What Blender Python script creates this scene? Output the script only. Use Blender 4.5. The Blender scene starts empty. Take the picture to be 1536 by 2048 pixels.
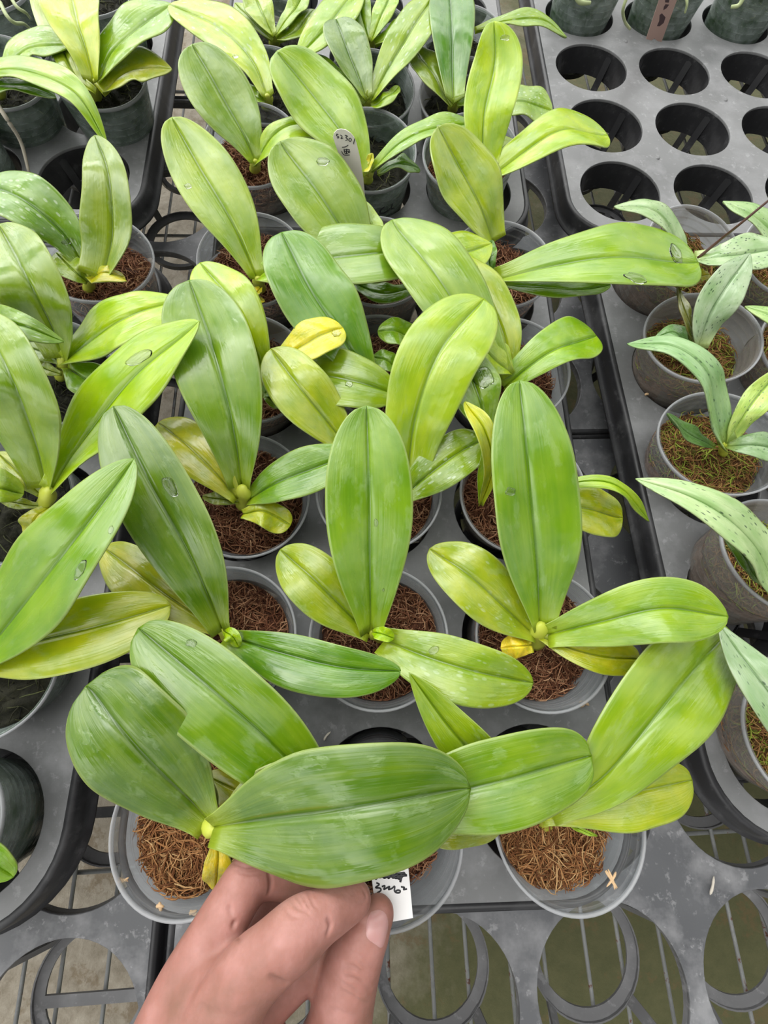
import bpy, math, random
from mathutils import Vector, Matrix, noise
from mathutils.bvhtree import BVHTree
C = bpy.context.scene.collection
MM = 0.001
S = 90.0                      # hole pitch of the small trays, mm
# ------------------------------------------------------------------ camera, light, exposure
FPX, TILT, ROLL, CAMH = 849.8, 0.2935, 0.1426, 277.45
_f = Vector((0, math.sin(TILT), -math.cos(TILT)))
_up = Vector((0, math.cos(TILT), math.sin(TILT)))
_r = Vector((1, 0, 0))
RT = math.cos(ROLL) * _r + math.sin(ROLL) * _up
UP = -math.sin(ROLL) * _r + math.cos(ROLL) * _up
FW = _f
CAM = Vector((0, 0, CAMH))
cd = bpy.data.cameras.new('camera'); cam = bpy.data.objects.new('camera', cd); C.objects.link(cam)
cd.sensor_fit = 'HORIZONTAL'; cd.sensor_width = 36.0; cd.lens = FPX * 36.0 / 1536.0
cd.clip_start = 0.01; cd.clip_end = 50
mw = Matrix((RT, UP, -FW)).transposed().to_4x4(); mw.translation = CAM * MM
cam.matrix_world = mw
bpy.context.scene.camera = cam

def at(px, py, z):
    d = FW + RT * ((px - 768) / FPX) + UP * ((1024 - py) / FPX)
    t = (z - CAMH) / d.z
    return CAM + d * t
def proj(P):
    d = P - CAM; z = d.dot(FW)
    return Vector((768 + FPX * d.dot(RT) / z, 1024 - FPX * d.dot(UP) / z))

vs = bpy.context.scene.view_settings
vs.view_transform = 'Standard'; vs.look = 'None'; vs.gamma = 1; vs.use_curve_mapping = False
vs.exposure = 0.12
WSTR = 1.75
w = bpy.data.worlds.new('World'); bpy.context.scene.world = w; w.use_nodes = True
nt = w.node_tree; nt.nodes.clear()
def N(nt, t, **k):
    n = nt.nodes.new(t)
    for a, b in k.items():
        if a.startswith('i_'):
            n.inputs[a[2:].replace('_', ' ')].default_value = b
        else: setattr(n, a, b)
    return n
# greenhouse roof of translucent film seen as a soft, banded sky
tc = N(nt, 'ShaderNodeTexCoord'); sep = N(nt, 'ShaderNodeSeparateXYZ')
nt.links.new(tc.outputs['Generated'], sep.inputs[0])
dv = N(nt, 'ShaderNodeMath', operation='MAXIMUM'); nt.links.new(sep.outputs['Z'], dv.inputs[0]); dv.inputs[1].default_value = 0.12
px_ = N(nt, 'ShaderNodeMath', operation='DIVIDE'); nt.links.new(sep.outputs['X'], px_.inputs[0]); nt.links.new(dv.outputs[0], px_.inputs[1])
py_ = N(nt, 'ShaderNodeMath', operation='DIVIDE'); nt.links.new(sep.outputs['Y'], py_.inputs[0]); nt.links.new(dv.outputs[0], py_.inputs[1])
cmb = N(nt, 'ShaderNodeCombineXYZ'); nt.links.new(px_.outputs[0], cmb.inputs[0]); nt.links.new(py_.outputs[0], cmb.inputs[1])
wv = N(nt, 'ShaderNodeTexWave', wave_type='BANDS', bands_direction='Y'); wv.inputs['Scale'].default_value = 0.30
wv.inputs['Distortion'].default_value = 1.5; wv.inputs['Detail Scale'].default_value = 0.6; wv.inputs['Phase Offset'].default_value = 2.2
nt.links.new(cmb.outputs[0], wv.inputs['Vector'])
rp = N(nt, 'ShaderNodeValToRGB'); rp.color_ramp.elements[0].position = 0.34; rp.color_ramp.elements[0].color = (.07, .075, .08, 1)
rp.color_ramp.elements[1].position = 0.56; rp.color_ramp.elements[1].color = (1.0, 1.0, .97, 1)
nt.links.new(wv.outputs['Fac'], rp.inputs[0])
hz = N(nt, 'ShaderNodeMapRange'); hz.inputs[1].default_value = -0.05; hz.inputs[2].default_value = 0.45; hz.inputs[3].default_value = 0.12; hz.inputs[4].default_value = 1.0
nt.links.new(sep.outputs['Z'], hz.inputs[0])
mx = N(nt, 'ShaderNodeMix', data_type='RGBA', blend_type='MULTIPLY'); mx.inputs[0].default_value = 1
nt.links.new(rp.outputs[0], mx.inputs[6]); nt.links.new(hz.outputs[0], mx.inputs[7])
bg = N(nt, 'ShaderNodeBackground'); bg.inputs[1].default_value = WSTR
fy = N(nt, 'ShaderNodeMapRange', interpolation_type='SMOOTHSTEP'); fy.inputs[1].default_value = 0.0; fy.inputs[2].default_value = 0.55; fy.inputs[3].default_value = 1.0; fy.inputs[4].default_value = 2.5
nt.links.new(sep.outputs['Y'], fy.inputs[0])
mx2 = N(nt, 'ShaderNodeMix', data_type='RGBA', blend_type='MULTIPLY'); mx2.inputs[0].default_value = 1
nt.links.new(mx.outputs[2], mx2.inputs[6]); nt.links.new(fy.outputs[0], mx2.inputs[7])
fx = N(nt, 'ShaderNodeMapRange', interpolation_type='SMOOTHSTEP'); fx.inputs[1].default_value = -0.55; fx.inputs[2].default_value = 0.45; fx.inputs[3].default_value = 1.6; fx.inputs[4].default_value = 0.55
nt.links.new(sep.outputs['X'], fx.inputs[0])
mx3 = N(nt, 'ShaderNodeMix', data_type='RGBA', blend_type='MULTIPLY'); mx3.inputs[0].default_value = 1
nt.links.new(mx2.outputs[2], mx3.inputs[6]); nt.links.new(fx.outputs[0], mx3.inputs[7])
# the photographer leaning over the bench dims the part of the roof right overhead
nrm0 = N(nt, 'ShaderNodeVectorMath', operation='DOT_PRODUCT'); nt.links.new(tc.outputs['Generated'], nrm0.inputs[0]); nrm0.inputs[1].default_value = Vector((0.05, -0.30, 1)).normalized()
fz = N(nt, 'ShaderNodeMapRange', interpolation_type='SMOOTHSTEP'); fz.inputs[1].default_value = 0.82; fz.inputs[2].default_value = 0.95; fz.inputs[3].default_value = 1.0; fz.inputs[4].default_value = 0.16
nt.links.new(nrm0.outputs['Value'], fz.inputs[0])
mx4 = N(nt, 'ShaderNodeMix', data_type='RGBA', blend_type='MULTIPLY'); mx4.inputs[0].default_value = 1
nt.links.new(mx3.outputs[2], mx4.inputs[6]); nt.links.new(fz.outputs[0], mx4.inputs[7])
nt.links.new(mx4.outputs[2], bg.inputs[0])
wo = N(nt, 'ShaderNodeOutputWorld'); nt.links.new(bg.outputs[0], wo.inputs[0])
# soft daylight through the roof
ld = bpy.data.lights.new('sun', 'SUN'); ld.energy = 1.0; ld.angle = math.radians(60); ld.color = (1, .98, .94)
sun = bpy.data.objects.new('sun', ld); C.objects.link(sun); sun.location = (0, 0, 2)
sun.rotation_euler = Vector((-0.25, 0.15, 1)).to_track_quat('Z', 'Y').to_euler()

# ------------------------------------------------------------------ helpers
def srgb(r, g, b):
    f = lambda c: (c / 255 / 12.92) if c / 255 <= .04045 else ((c / 255 + .055) / 1.055) ** 2.4
    return (f(r), f(g), f(b), 1)
def mesh_obj(name, verts, faces, mat, parent=None, uv=None, smooth=True, mi=None):
    me = bpy.data.meshes.new(name)
    me.from_pydata([tuple(v * MM) for v in verts], [], faces)
    if uv is not None:
        l = me.uv_layers.new(name='UVMap')
        for lp in me.loops: l.data[lp.index].uv = uv[lp.vertex_index]
    if smooth: me.polygons.foreach_set('use_smooth', [True] * len(me.polygons))
    for m in (mat if isinstance(mat, (list, tuple)) else [mat]): me.materials.append(m)
    if mi: me.polygons.foreach_set('material_index', mi)
    me.update()
    return link(name, me, parent)
def link(name, me, parent=None):
    o = bpy.data.objects.new(name, me); C.objects.link(o)
    if parent is not None:
        o.parent = parent
        o.matrix_parent_inverse = parent_inv(parent)
    return o
def parent_inv(p):
    return Matrix.Translation(-p.location) if p.get('_root') else Matrix.Identity(4)
def tag(o, label=None, cat=None, group=None, kind=None):
    if label: o['label'] = label
    if cat: o['category'] = cat
    if group: o['group'] = group
    if kind: o['kind'] = kind
    return o
def empty(name, loc_mm):
    o = bpy.data.objects.new(name, None); C.objects.link(o); o.location = loc_mm * MM
    o.empty_display_size = .01; o['_root'] = 1
    return o
class MB:
    def __init__(s): s.v = []; s.f = []; s.uv = []
    def add(s, v, f):
        k = len(s.v); s.v += v; s.f += [tuple(i + k for i in q) for q in f]
    def tube(s, pts, rad, n=8, cap=True, flat=None):
        vs_, fs = [], []
        m = len(pts); ref = Vector((0, 0, 1))
        for i, p in enumerate(pts):
            T = (pts[min(i + 1, m - 1)] - pts[max(i - 1, 0)]).normalized()
            a = T.cross(ref)
            if a.length < .15: a = T.cross(Vector((0, 1, 0)))
            a.normalize(); b = a.cross(T)
            r = rad[i] if isinstance(rad, (list, tuple)) else rad
            for k in range(n):
                an = 2 * math.pi * k / n
                vs_.append(p + a * (r * math.cos(an)) + b * (r * math.sin(an) * (flat or 1)))
        for i in range(m - 1):
            for k in range(n):
                fs.append((i * n + k, i * n + (k + 1) % n, (i + 1) * n + (k + 1) % n, (i + 1) * n + k))
        if cap:
            fs.append(tuple(range(n - 1, -1, -1))); fs.append(tuple((m - 1) * n + k for k in range(n)))
        s.add(vs_, fs)
    def bar(s, a, b, wdt, hgt):
        d = (b - a).normalized(); sd = d.cross(Vector((0, 0, 1)))
        if sd.length < .01: sd = Vector((1, 0, 0))
        sd.normalize(); u = sd.cross(d)
        vs_ = [p + sd * (x * wdt / 2) + u * (y * hgt / 2) for p in (a, b) for x, y in ((-1, -1), (1, -1), (1, 1), (-1, 1))]
        s.add(vs_, [(0, 3, 2, 1), (4, 5, 6, 7), (0, 1, 5, 4), (1, 2, 6, 5), (2, 3, 7, 6), (3, 0, 4, 7)])
    def lathe(s, prof, n=48, c=Vector((0, 0, 0)), closed=False):
        vs_, fs = [], []
        for r, z in prof:
            for k in range(n):
                a = 2 * math.pi * k / n
                vs_.append(c + Vector((r * math.cos(a), r * math.sin(a), z)))
        m = len(prof)
        for i in range(m if closed else m - 1):
            j = (i + 1) % m
            for k in range(n):
                fs.append((i * n + k, i * n + (k + 1) % n, j * n + (k + 1) % n, j * n + k))
        s.add(vs_, fs)
    def build(s, name, mat, parent=None, smooth=True): return mesh_obj(name, s.v, s.f, mat, parent, smooth=smooth)
def catmull(P, n):
    Q = [P[0] * 2 - P[1]] + list(P) + [P[-1] * 2 - P[-2]]
    out = []; m = len(P) - 1
    for i in range(n):
        t = i / (n - 1) * m; k = min(int(t), m - 1); u = t - k
        a, b, c, d = Q[k], Q[k + 1], Q[k + 2], Q[k + 3]
        out.append(.5 * ((2 * b) + (c - a) * u + (2 * a - 5 * b + 4 * c - d) * u * u + (3 * b - 3 * c + d - a) * u ** 3))
    return out

# ------------------------------------------------------------------ materials
def newmat(name):
    m = bpy.data.materials.new(name); m.use_nodes = True
    nt = m.node_tree; b = nt.nodes['Principled BSDF']; return m, nt, b
def ramp(nt, fac, stops):
    r = nt.nodes.new('ShaderNodeValToRGB'); e = r.color_ramp.elements
    while len(e) < len(stops): e.new(.5)
    for k, (p, c) in enumerate(stops): e[k].position = p; e[k].color = c
    nt.links.new(fac, r.inputs[0]); return r.outputs[0]
def mixc(nt, fac, a, b, mode='MIX'):
    m = nt.nodes.new('ShaderNodeMix'); m.data_type = 'RGBA'; m.blend_type = mode
    for s_, v in ((0, fac), (6, a), (7, b)):
        if hasattr(v, 'links'): nt.links.new(v, m.inputs[s_])
        else: m.inputs[s_].default_value = v
    return m.outputs[2]
def mathn(nt, op, a, b=0.0, c=None):
    m = nt.nodes.new('ShaderNodeMath'); m.operation = op
    for i, v in enumerate((a, b) if c is None else (a, b, c)):
        if hasattr(v, 'links'): nt.links.new(v, m.inputs[i])
        else: m.inputs[i].default_value = v
    return m.outputs[0]
def noise_(nt, vec, scale, detail=3, rough=.5):
    n = nt.nodes.new('ShaderNodeTexNoise'); n.inputs['Scale'].default_value = scale; n.inputs['Detail'].default_value = detail
    n.inputs['Roughness'].default_value = rough
    if vec is not None: nt.links.new(vec, n.inputs['Vector'])
    return n.outputs['Fac']
def bump(nt, b, h, strength, dist):
    n = nt.nodes.new('ShaderNodeBump'); n.inputs['Strength'].default_value = strength; n.inputs['Distance'].default_value = dist
    nt.links.new(h, n.inputs['Height']); nt.links.new(n.outputs[0], b.inputs['Normal']); return n

def leaf_material(name, silver=False):
    m, nt, b = newmat(name)
    oi = nt.nodes.new('ShaderNodeObjectInfo'); tc = nt.nodes.new('ShaderNodeTexCoord')
    sp = nt.nodes.new('ShaderNodeSeparateXYZ'); nt.links.new(tc.outputs['UV'], sp.inputs[0])
    off = mathn(nt, 'MULTIPLY', oi.outputs['Random'], 37.0)
    def vec(sx, sy):
        c = nt.nodes.new('ShaderNodeCombineXYZ')
        nt.links.new(mathn(nt, 'MULTIPLY', sp.outputs[0], sx), c.inputs[0]); nt.links.new(mathn(nt, 'MULTIPLY', sp.outputs[1], sy), c.inputs[1])
        nt.links.new(off, c.inputs[2]); return c.outputs[0]
    au = mathn(nt, 'ABSOLUTE', sp.outputs[0])
    col = oi.outputs['Color']
    # slow mottling
    mot = noise_(nt, vec(1.1, 3.2), 1.6, 3)
    dark = mixc(nt, 1, col, (.78, .86, .62, 1), 'MULTIPLY'); light = mixc(nt, 1, col, (1.28, 1.14, 1.15, 1), 'MULTIPLY')
    c1 = mixc(nt, ramp(nt, mot, [(.35, (0, 0, 0, 1)), (.68, (1, 1, 1, 1))]), dark, light)
    # long veins
    vn = noise_(nt, vec(13, .8), 1.0, 2)
    c2 = mixc(nt, mathn(nt, 'MULTIPLY', ramp(nt, vn, [(.42, (0, 0, 0, 1)), (.66, (1, 1, 1, 1))]), .10 if not silver else .05), c1, (.42, .52, .05, 1))
    # dried water marks, pale and slightly blue
    wm = noise_(nt, vec(3.0, 8.0), 1.0, 4, .55)
    wmask = ramp(nt, wm, [(.57, (0, 0, 0, 1)), (.66, (1, 1, 1, 1))])
    c3 = mixc(nt, mathn(nt, 'MULTIPLY', wmask, .16), c2, (.45, .60, .30, 1))
    # thin film with small pores
    vo = nt.nodes.new('ShaderNodeTexVoronoi'); vo.inputs['Scale'].default_value = 1.0; nt.links.new(vec(11 if not silver else 7, 34 if not silver else 20), vo.inputs['Vector'])
    if silver:
        dots = ramp(nt, vo.outputs['Distance'], [(.16, (1, 1, 1, 1)), (.27, (0, 0, 0, 1))])
        gate = ramp(nt, noise_(nt, vec(2, 5), 1, 2), [(.42, (0, 0, 0, 1)), (.52, (1, 1, 1, 1))])
        c3 = mixc(nt, mathn(nt, 'MULTIPLY', mathn(nt, 'MULTIPLY', dots, gate), .85), c3, (.035, .085, .03, 1))
    else:
        dots = ramp(nt, vo.outputs['Distance'], [(.10, (1, 1, 1, 1)), (.2, (0, 0, 0, 1))])
        gate = ramp(nt, noise_(nt, vec(1.7, 5), 1, 2), [(.5, (0, 0, 0, 1)), (.6, (1, 1, 1, 1))])
        c3 = mixc(nt, mathn(nt, 'MULTIPLY', mathn(nt, 'MULTIPLY', dots, gate), .35), c3, dark)
    # white residue flecks, as many as the leaf's own alpha asks for
    vf = nt.nodes.new('ShaderNodeTexVoronoi'); vf.inputs['Scale'].default_value = 1.0; nt.links.new(vec(5, 12), vf.inputs['Vector'])
    fl_ = ramp(nt, mathn(nt, 'ADD', vf.outputs['Distance'], mathn(nt, 'MULTIPLY', noise_(nt, vec(4, 9), 1.0, 2), .35)), [(.34, (1, 1, 1, 1)), (.42, (0, 0, 0, 1))])
    amt = mathn(nt, 'MULTIPLY', mathn(nt, 'SUBTRACT', 1.0, oi.outputs['Alpha']), .75)
    c3 = mixc(nt, mathn(nt, 'MULTIPLY', fl_, amt), c3, (.62, .74, .50, 1))
    # midrib line and pale margin
    mid = ramp(nt, au, [(.018, (1, 1, 1, 1)), (.05, (0, 0, 0, 1))])
    c4 = mixc(nt, mathn(nt, 'MULTIPLY', mid, .8 if silver else .6), c3, mixc(nt, 1, col, (.36, .5, .25, 1), 'MULTIPLY'))
    ed = ramp(nt, au, [(.93, (0, 0, 0, 1)), (1.0, (1, 1, 1, 1))])
    c5 = mixc(nt, mathn(nt, 'MULTIPLY', ed, .6 if not silver else .3), c4, (.50, .60, .20, 1) if not silver else (.25, .16, .12, 1))
    # yellower towards the leaf base
    bs = ramp(nt, sp.outputs[1], [(.0, (1, 1, 1, 1)), (.16, (0, 0, 0, 1))])
    c6 = mixc(nt, mathn(nt, 'MULTIPLY', bs, .55), c5, (.48, .58, .035, 1))
    nt.links.new(c6, b.inputs['Base Color'])
    b.inputs['Roughness'].default_value = .36
    rg = mathn(nt, 'ADD', mathn(nt, 'MULTIPLY', noise_(nt, vec(2.4, 6), 1.3, 4), .44), .02)
    nt.links.new(rg, b.inputs['Roughness'])
    b.inputs['Specular IOR Level'].default_value = 1.0
    h = mathn(nt, 'ADD', mathn(nt, 'MULTIPLY', noise_(nt, vec(16, 1.2), 1, 2), .45), mathn(nt, 'ADD', mathn(nt, 'MULTIPLY', wmask, .25), mathn(nt, 'MULTIPLY', noise_(nt, vec(2, 9), 1.0, 2), 1.6)))
    bump(nt, b, h, .42, .0006)
    # light passes through the blade
    tr = nt.nodes.new('ShaderNodeBsdfTranslucent'); nt.links.new(mixc(nt, 1, c6, (1.2, 1.25, .5, 1), 'MULTIPLY'), tr.inputs[0])
    mxs = nt.nodes.new('ShaderNodeMixShader'); mxs.inputs[0].default_value = .16
    out = nt.nodes['Material Output']
    nt.links.new(b.outputs[0], mxs.inputs[1]); nt.links.new(tr.outputs[0], mxs.inputs[2]); nt.links.new(mxs.outputs[0], out.inputs[0])
    return m
M_LEAF = leaf_material('orchid_leaf'); M_SILV = leaf_material('speckled_leaf', True)

def simple(name, col, rough=.5, spec=.5):
    m, nt, b = newmat(name); b.inputs['Base Color'].default_value = col; b.inputs['Roughness'].default_value = rough
    b.inputs['Specular IOR Level'].default_value = spec; return m
def tray_material(name, base, hi, dust):
    m, nt, b = newmat(name); tc = nt.nodes.new('ShaderNodeTexCoord'); v = tc.outputs['Object']
    n1 = noise_(nt, v, 26, 5, .65); n2 = noise_(nt, v, 120, 4, .7); n3 = noise_(nt, v, 9, 3)
    c = mixc(nt, ramp(nt, n3, [(.35, (0, 0, 0, 1)), (.7, (1, 1, 1, 1))]), base, hi)
    c = mixc(nt, mathn(nt, 'MULTIPLY', ramp(nt, n1, [(.47, (0, 0, 0, 1)), (.68, (1, 1, 1, 1))]), dust), c, (.30, .30, .31, 1))
    c = mixc(nt, mathn(nt, 'MULTIPLY', ramp(nt, n2, [(.58, (0, 0, 0, 1)), (.66, (1, 1, 1, 1))]), dust * .55), c, (.42, .42, .43, 1))
    nt.links.new(c, b.inputs['Base Color'])
    nt.links.new(mathn(nt, 'ADD', mathn(nt, 'MULTIPLY', n1, .35), .25), b.inputs['Roughness'])
    bump(nt, b, n2, .25, .0004); return m
M_TRAY = tray_material('tray_plastic', (.145, .147, .149, 1), (.225, .227, .23, 1), .6)
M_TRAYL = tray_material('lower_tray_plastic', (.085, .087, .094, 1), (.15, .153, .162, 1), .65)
M_RING = tray_material('ring_plastic', (.10, .10, .105, 1), (.15, .15, .155, 1), .4)
M_TRAYD = tray_material('dark_tray_plastic', (.016, .016, .018, 1), (.028, .028, .031, 1), .12)

def plastic(name, tint, amount, rough=.18, algae=None):
    m, nt, b = newmat(name); out = nt.nodes['Material Output']
    tc = nt.nodes.new('ShaderNodeTexCoord'); v = tc.outputs['Object']
    b.inputs['Base Color'].default_value = tint; b.inputs['Roughness'].default_value = rough
    if algae:
        nt.links.new(mixc(nt, ramp(nt, noise_(nt, v, 60, 5, .7), [(.4, (0, 0, 0, 1)), (.65, (1, 1, 1, 1))]), tint, algae), b.inputs['Base Color'])
    sp = nt.nodes.new('ShaderNodeSeparateXYZ'); nt.links.new(v, sp.inputs[0])
    rings = mathn(nt, 'SINE', mathn(nt, 'MULTIPLY', sp.outputs[2], 2 * math.pi / .0055))
    streak = noise_(nt, v, 45, 4, .7)
    bump(nt, b, mathn(nt, 'ADD', mathn(nt, 'MULTIPLY', rings, .4), streak), .35, .0005)
    tr = nt.nodes.new('ShaderNodeBsdfTransparent'); tr.inputs[0].default_value = (.93, .95, .96, 1)
    fr = nt.nodes.new('ShaderNodeLayerWeight'); fr.inputs[0].default_value = .30
    rr = mathn(nt, 'MULTIPLY', ramp(nt, rings, [(.82, (0, 0, 0, 1)), (1.0, (1, 1, 1, 1))]), .16)
    fac = mathn(nt, 'ADD', mathn(nt, 'ADD', mathn(nt, 'MULTIPLY', fr.outputs['Facing'], .42), amount), mathn(nt, 'ADD', rr, mathn(nt, 'MULTIPLY', ramp(nt, streak, [(.52, (0, 0, 0, 1)), (.7, (1, 1, 1, 1))]), .16)))
    fac = mathn(nt, 'MINIMUM', fac, .95)
    ms = nt.nodes.new('ShaderNodeMixShader'); nt.links.new(fac, ms.inputs[0])
    nt.links.new(tr.outputs[0], ms.inputs[1]); nt.links.new(b.outputs[0], ms.inputs[2]); nt.links.new(ms.outputs[0], out.inputs[0])
    return m
M_CLEAR = plastic('clear_pot_plastic', (.52, .53, .55, 1), .0)
M_CLOUD = plastic('clouded_pot_plastic', (.36, .33, .30, 1), .20)
M_ALGAE = plastic('algae_stained_pot_plastic', (.36, .42, .39, 1), .34, algae=(.06, .11, .05, 1))
M_RIM = simple('pot_rim_plastic', (.62, .63, .65, 1), .25); 
def rim_mat():
    m, nt, b = newmat('clear_rim'); out = nt.nodes['Material Output']
    b.inputs['Base Color'].default_value = (.50, .51, .53, 1); b.inputs['Roughness'].default_value = .12
    tr = nt.nodes.new('ShaderNodeBsdfTransparent'); ms = nt.nodes.new('ShaderNodeMixShader'); ms.inputs[0].default_value = .5
    nt.links.new(tr.outputs[0], ms.inputs[1]); nt.links.new(b.outputs[0], ms.inputs[2]); nt.links.new(ms.outputs[0], out.inputs[0]); return m
M_RIM = rim_mat()
def moss_mat(name, stops, scale=260, isl=.62):
    m, nt, b = newmat(name); tc = nt.nodes.new('ShaderNodeTexCoord')
    geo = nt.nodes.new('ShaderNodeNewGeometry')
    n1 = noise_(nt, tc.outputs['Object'], scale, 5, .75)
    f = mathn(nt, 'ADD', mathn(nt, 'MULTIPLY', n1, 1 - isl), mathn(nt, 'MULTIPLY', geo.outputs['Random Per Island'], isl))
    nt.links.new(ramp(nt, f, stops), b.inputs['Base Color']); b.inputs['Roughness'].default_value = .8
    b.inputs['Specular IOR Level'].default_value = .25
    bump(nt, b, n1, .8, .002); return m
M_MOSS = moss_mat('brown_moss', [(.15, (.07, .022, .010, 1)), (.4, (.22, .085, .042, 1)), (.62, (.40, .19, .10, 1)), (.85, (.62, .38, .22, 1))])
M_MOSSG = moss_mat('golden_moss', [(.15, (.10, .034, .012, 1)), (.4, (.28, .115, .042, 1)), (.64, (.46, .23, .09, 1)), (.88, (.66, .45, .22, 1))])
M_MOSSV = moss_mat('greenish_moss', [(.15, (.09, .035, .012, 1)), (.4, (.30, .14, .05, 1)), (.58, (.44, .24, .09, 1)), (.68, (.26, .32, .04, 1)), (.85, (.42, .52, .07, 1))])
M_DARKSOIL = moss_mat('dark_medium', [(.2, (.008, .008, .006, 1)), (.5, (.03, .028, .015, 1)), (.7, (.07, .08, .03, 1)), (.88, (.20, .20, .07, 1))], 140)
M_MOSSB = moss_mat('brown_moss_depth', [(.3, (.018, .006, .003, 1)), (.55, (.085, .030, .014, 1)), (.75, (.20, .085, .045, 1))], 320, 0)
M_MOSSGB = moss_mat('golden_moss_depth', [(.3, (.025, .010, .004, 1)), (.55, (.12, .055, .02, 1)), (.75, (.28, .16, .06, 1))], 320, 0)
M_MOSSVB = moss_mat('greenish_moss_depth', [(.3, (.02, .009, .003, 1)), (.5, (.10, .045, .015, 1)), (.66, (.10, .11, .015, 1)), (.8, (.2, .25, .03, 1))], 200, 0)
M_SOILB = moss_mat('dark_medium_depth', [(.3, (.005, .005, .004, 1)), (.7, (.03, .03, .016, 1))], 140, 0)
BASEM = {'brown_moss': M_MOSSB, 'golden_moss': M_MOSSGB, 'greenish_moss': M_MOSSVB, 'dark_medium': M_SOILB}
M_WALLB = moss_mat('moss_behind_plastic', [(.3, (.05, .03, .02, 1)), (.48, (.18, .11, .08, 1)), (.66, (.36, .25, .19, 1))], 90, 0)
M_WALLG = moss_mat('algae_behind_plastic', [(.3, (.016, .026, .020, 1)), (.5, (.055, .08, .062, 1)), (.66, (.13, .17, .12, 1)), (.82, (.24, .31, .09, 1))], 70, 0)
M_STEM = simple('orchid_stem', (.50, .56, .06, 1), .4)
M_ROOT = simple('orchid_root', (.45, .52, .26, 1), .45)
M_ROOTW = simple('pale_root', (.55, .50, .40, 1), .5)
M_SPIKE = simple('flower_spike', (.10, .045, .035, 1), .4)
M_INK = simple('ink', (.01, .01, .014, 1), .4)
M_TAG = simple('white_tag', (.80, .78, .78, 1), .35)
M_TAGC = simple('cream_tag', (.88, .84, .76, 1), .4)
M_TAGP = simple('pink_tag', (.62, .42, .36, 1), .5)
def drop_mat():
    m, nt, b = newmat('water'); b.inputs['Base Color'].default_value = (1, 1, 1, 1); b.inputs['Roughness'].default_value = .02
    b.inputs['IOR'].default_value = 1.33; b.inputs['Transmission Weight'].default_value = 1; return m
M_WATER = drop_mat()

# ------------------------------------------------------------------ floor and bench wire
m, nt, b = newmat('mossy_concrete'); tc = nt.nodes.new('ShaderNodeTexCoord'); v = tc.outputs['Object']
n1 = noise_(nt, v, 5, 6, .7); n2 = noise_(nt, v, 60, 5, .7); sp = nt.nodes.new('ShaderNodeSeparateXYZ'); nt.links.new(v, sp.inputs[0])
gx = mathn(nt, 'ADD', mathn(nt, 'MULTIPLY', sp.outputs[0], 1.6), n1)
c = mixc(nt, ramp(nt, n2, [(.35, (0, 0, 0, 1)), (.7, (1, 1, 1, 1))]), (.20, .17, .125, 1), (.33, .295, .235, 1))
c = mixc(nt, ramp(nt, gx, [(.45, (0, 0, 0, 1)), (.75, (1, 1, 1, 1))]), c, mixc(nt, n2, (.040, .046, .012, 1), (.105, .10, .042, 1)))
c = mixc(nt, mathn(nt, 'MULTIPLY', ramp(nt, noise_(nt, v, 22, 5, .75), [(.55, (0, 0, 0, 1)), (.62, (1, 1, 1, 1))]), .5), c, (.12, .075, .03, 1))
nt.links.new(c, b.inputs['Base Color']); b.inputs['Roughness'].default_value = .85; bump(nt, b, n2, .6, .004)
FZ = -340.0
fl = mesh_obj('floor', [Vector((-2500, -1500, FZ)), Vector((2500, -1500, FZ)), Vector((2500, 3500, FZ)), Vector((-2500, 3500, FZ)),
                        Vector((-2500, -1500, FZ - 40)), Vector((2500, -1500, FZ - 40)), Vector((2500, 3500, FZ - 40)), Vector((-2500, 3500, FZ - 40))],
              [(0, 1, 2, 3), (7, 6, 5, 4), (0, 4, 5, 1), (1, 5, 6, 2), (2, 6, 7, 3), (3, 7, 4, 0)], m, smooth=False)
tag(fl, kind='structure')
m, nt, b = newmat('galvanised_wire'); tc = nt.nodes.new('ShaderNodeTexCoord')
n1 = noise_(nt, tc.outputs['Object'], 90, 4, .7)
nt.links.new(ramp(nt, n1, [(.5, (.30, .31, .31, 1)), (.6, (.36, .37, .37, 1)), (.67, (.16, .05, .025, 1))]), b.inputs['Base Color']); b.inputs['Roughness'].default_value = .45; b.inputs['Metallic'].default_value = .3
M_WIRE = m
YW = 0.1733
ex = Vector((math.cos(YW), math.sin(YW), 0)); ey = Vector((-math.sin(YW), math.cos(YW), 0))
bench = empty('wire_bench', at(1000, 1900, -96)); tag(bench, 'rusty galvanised wire mesh bench top under all the trays', 'bench')
o0 = at(775, 1900, -94)
mb = MB(); 
for k in range(-14, 26):
    a = o0 + ex * (k * 27.5 + (3 if k % 2 else 0)); mb.tube([a - ey * 260, a + ey * 1000], 1.5, 6)
mb.build('mesh_wire', M_WIRE, bench)
mb = MB()
for k in range(-2, 9):
    a = o0 + ey * (k * 118 - 62) - Vector((0, 0, 2.6)); mb.tube([a - ex * 420, a + ex * 760], 1.6, 6)
mb.build('cross_wire', M_WIRE, bench)
mb = MB()
M_STEEL = simple('dull_steel', (.10, .10, .10, 1), .5)
for k in (-330, 660):
    mb = MB(); a = o0 + ex * k - Vector((0, 0, 22)); mb.bar(a - ey * 260, a + ey * 1000, 38, 34); mb.build('bench_rail', M_STEEL, bench, smooth=False)

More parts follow.
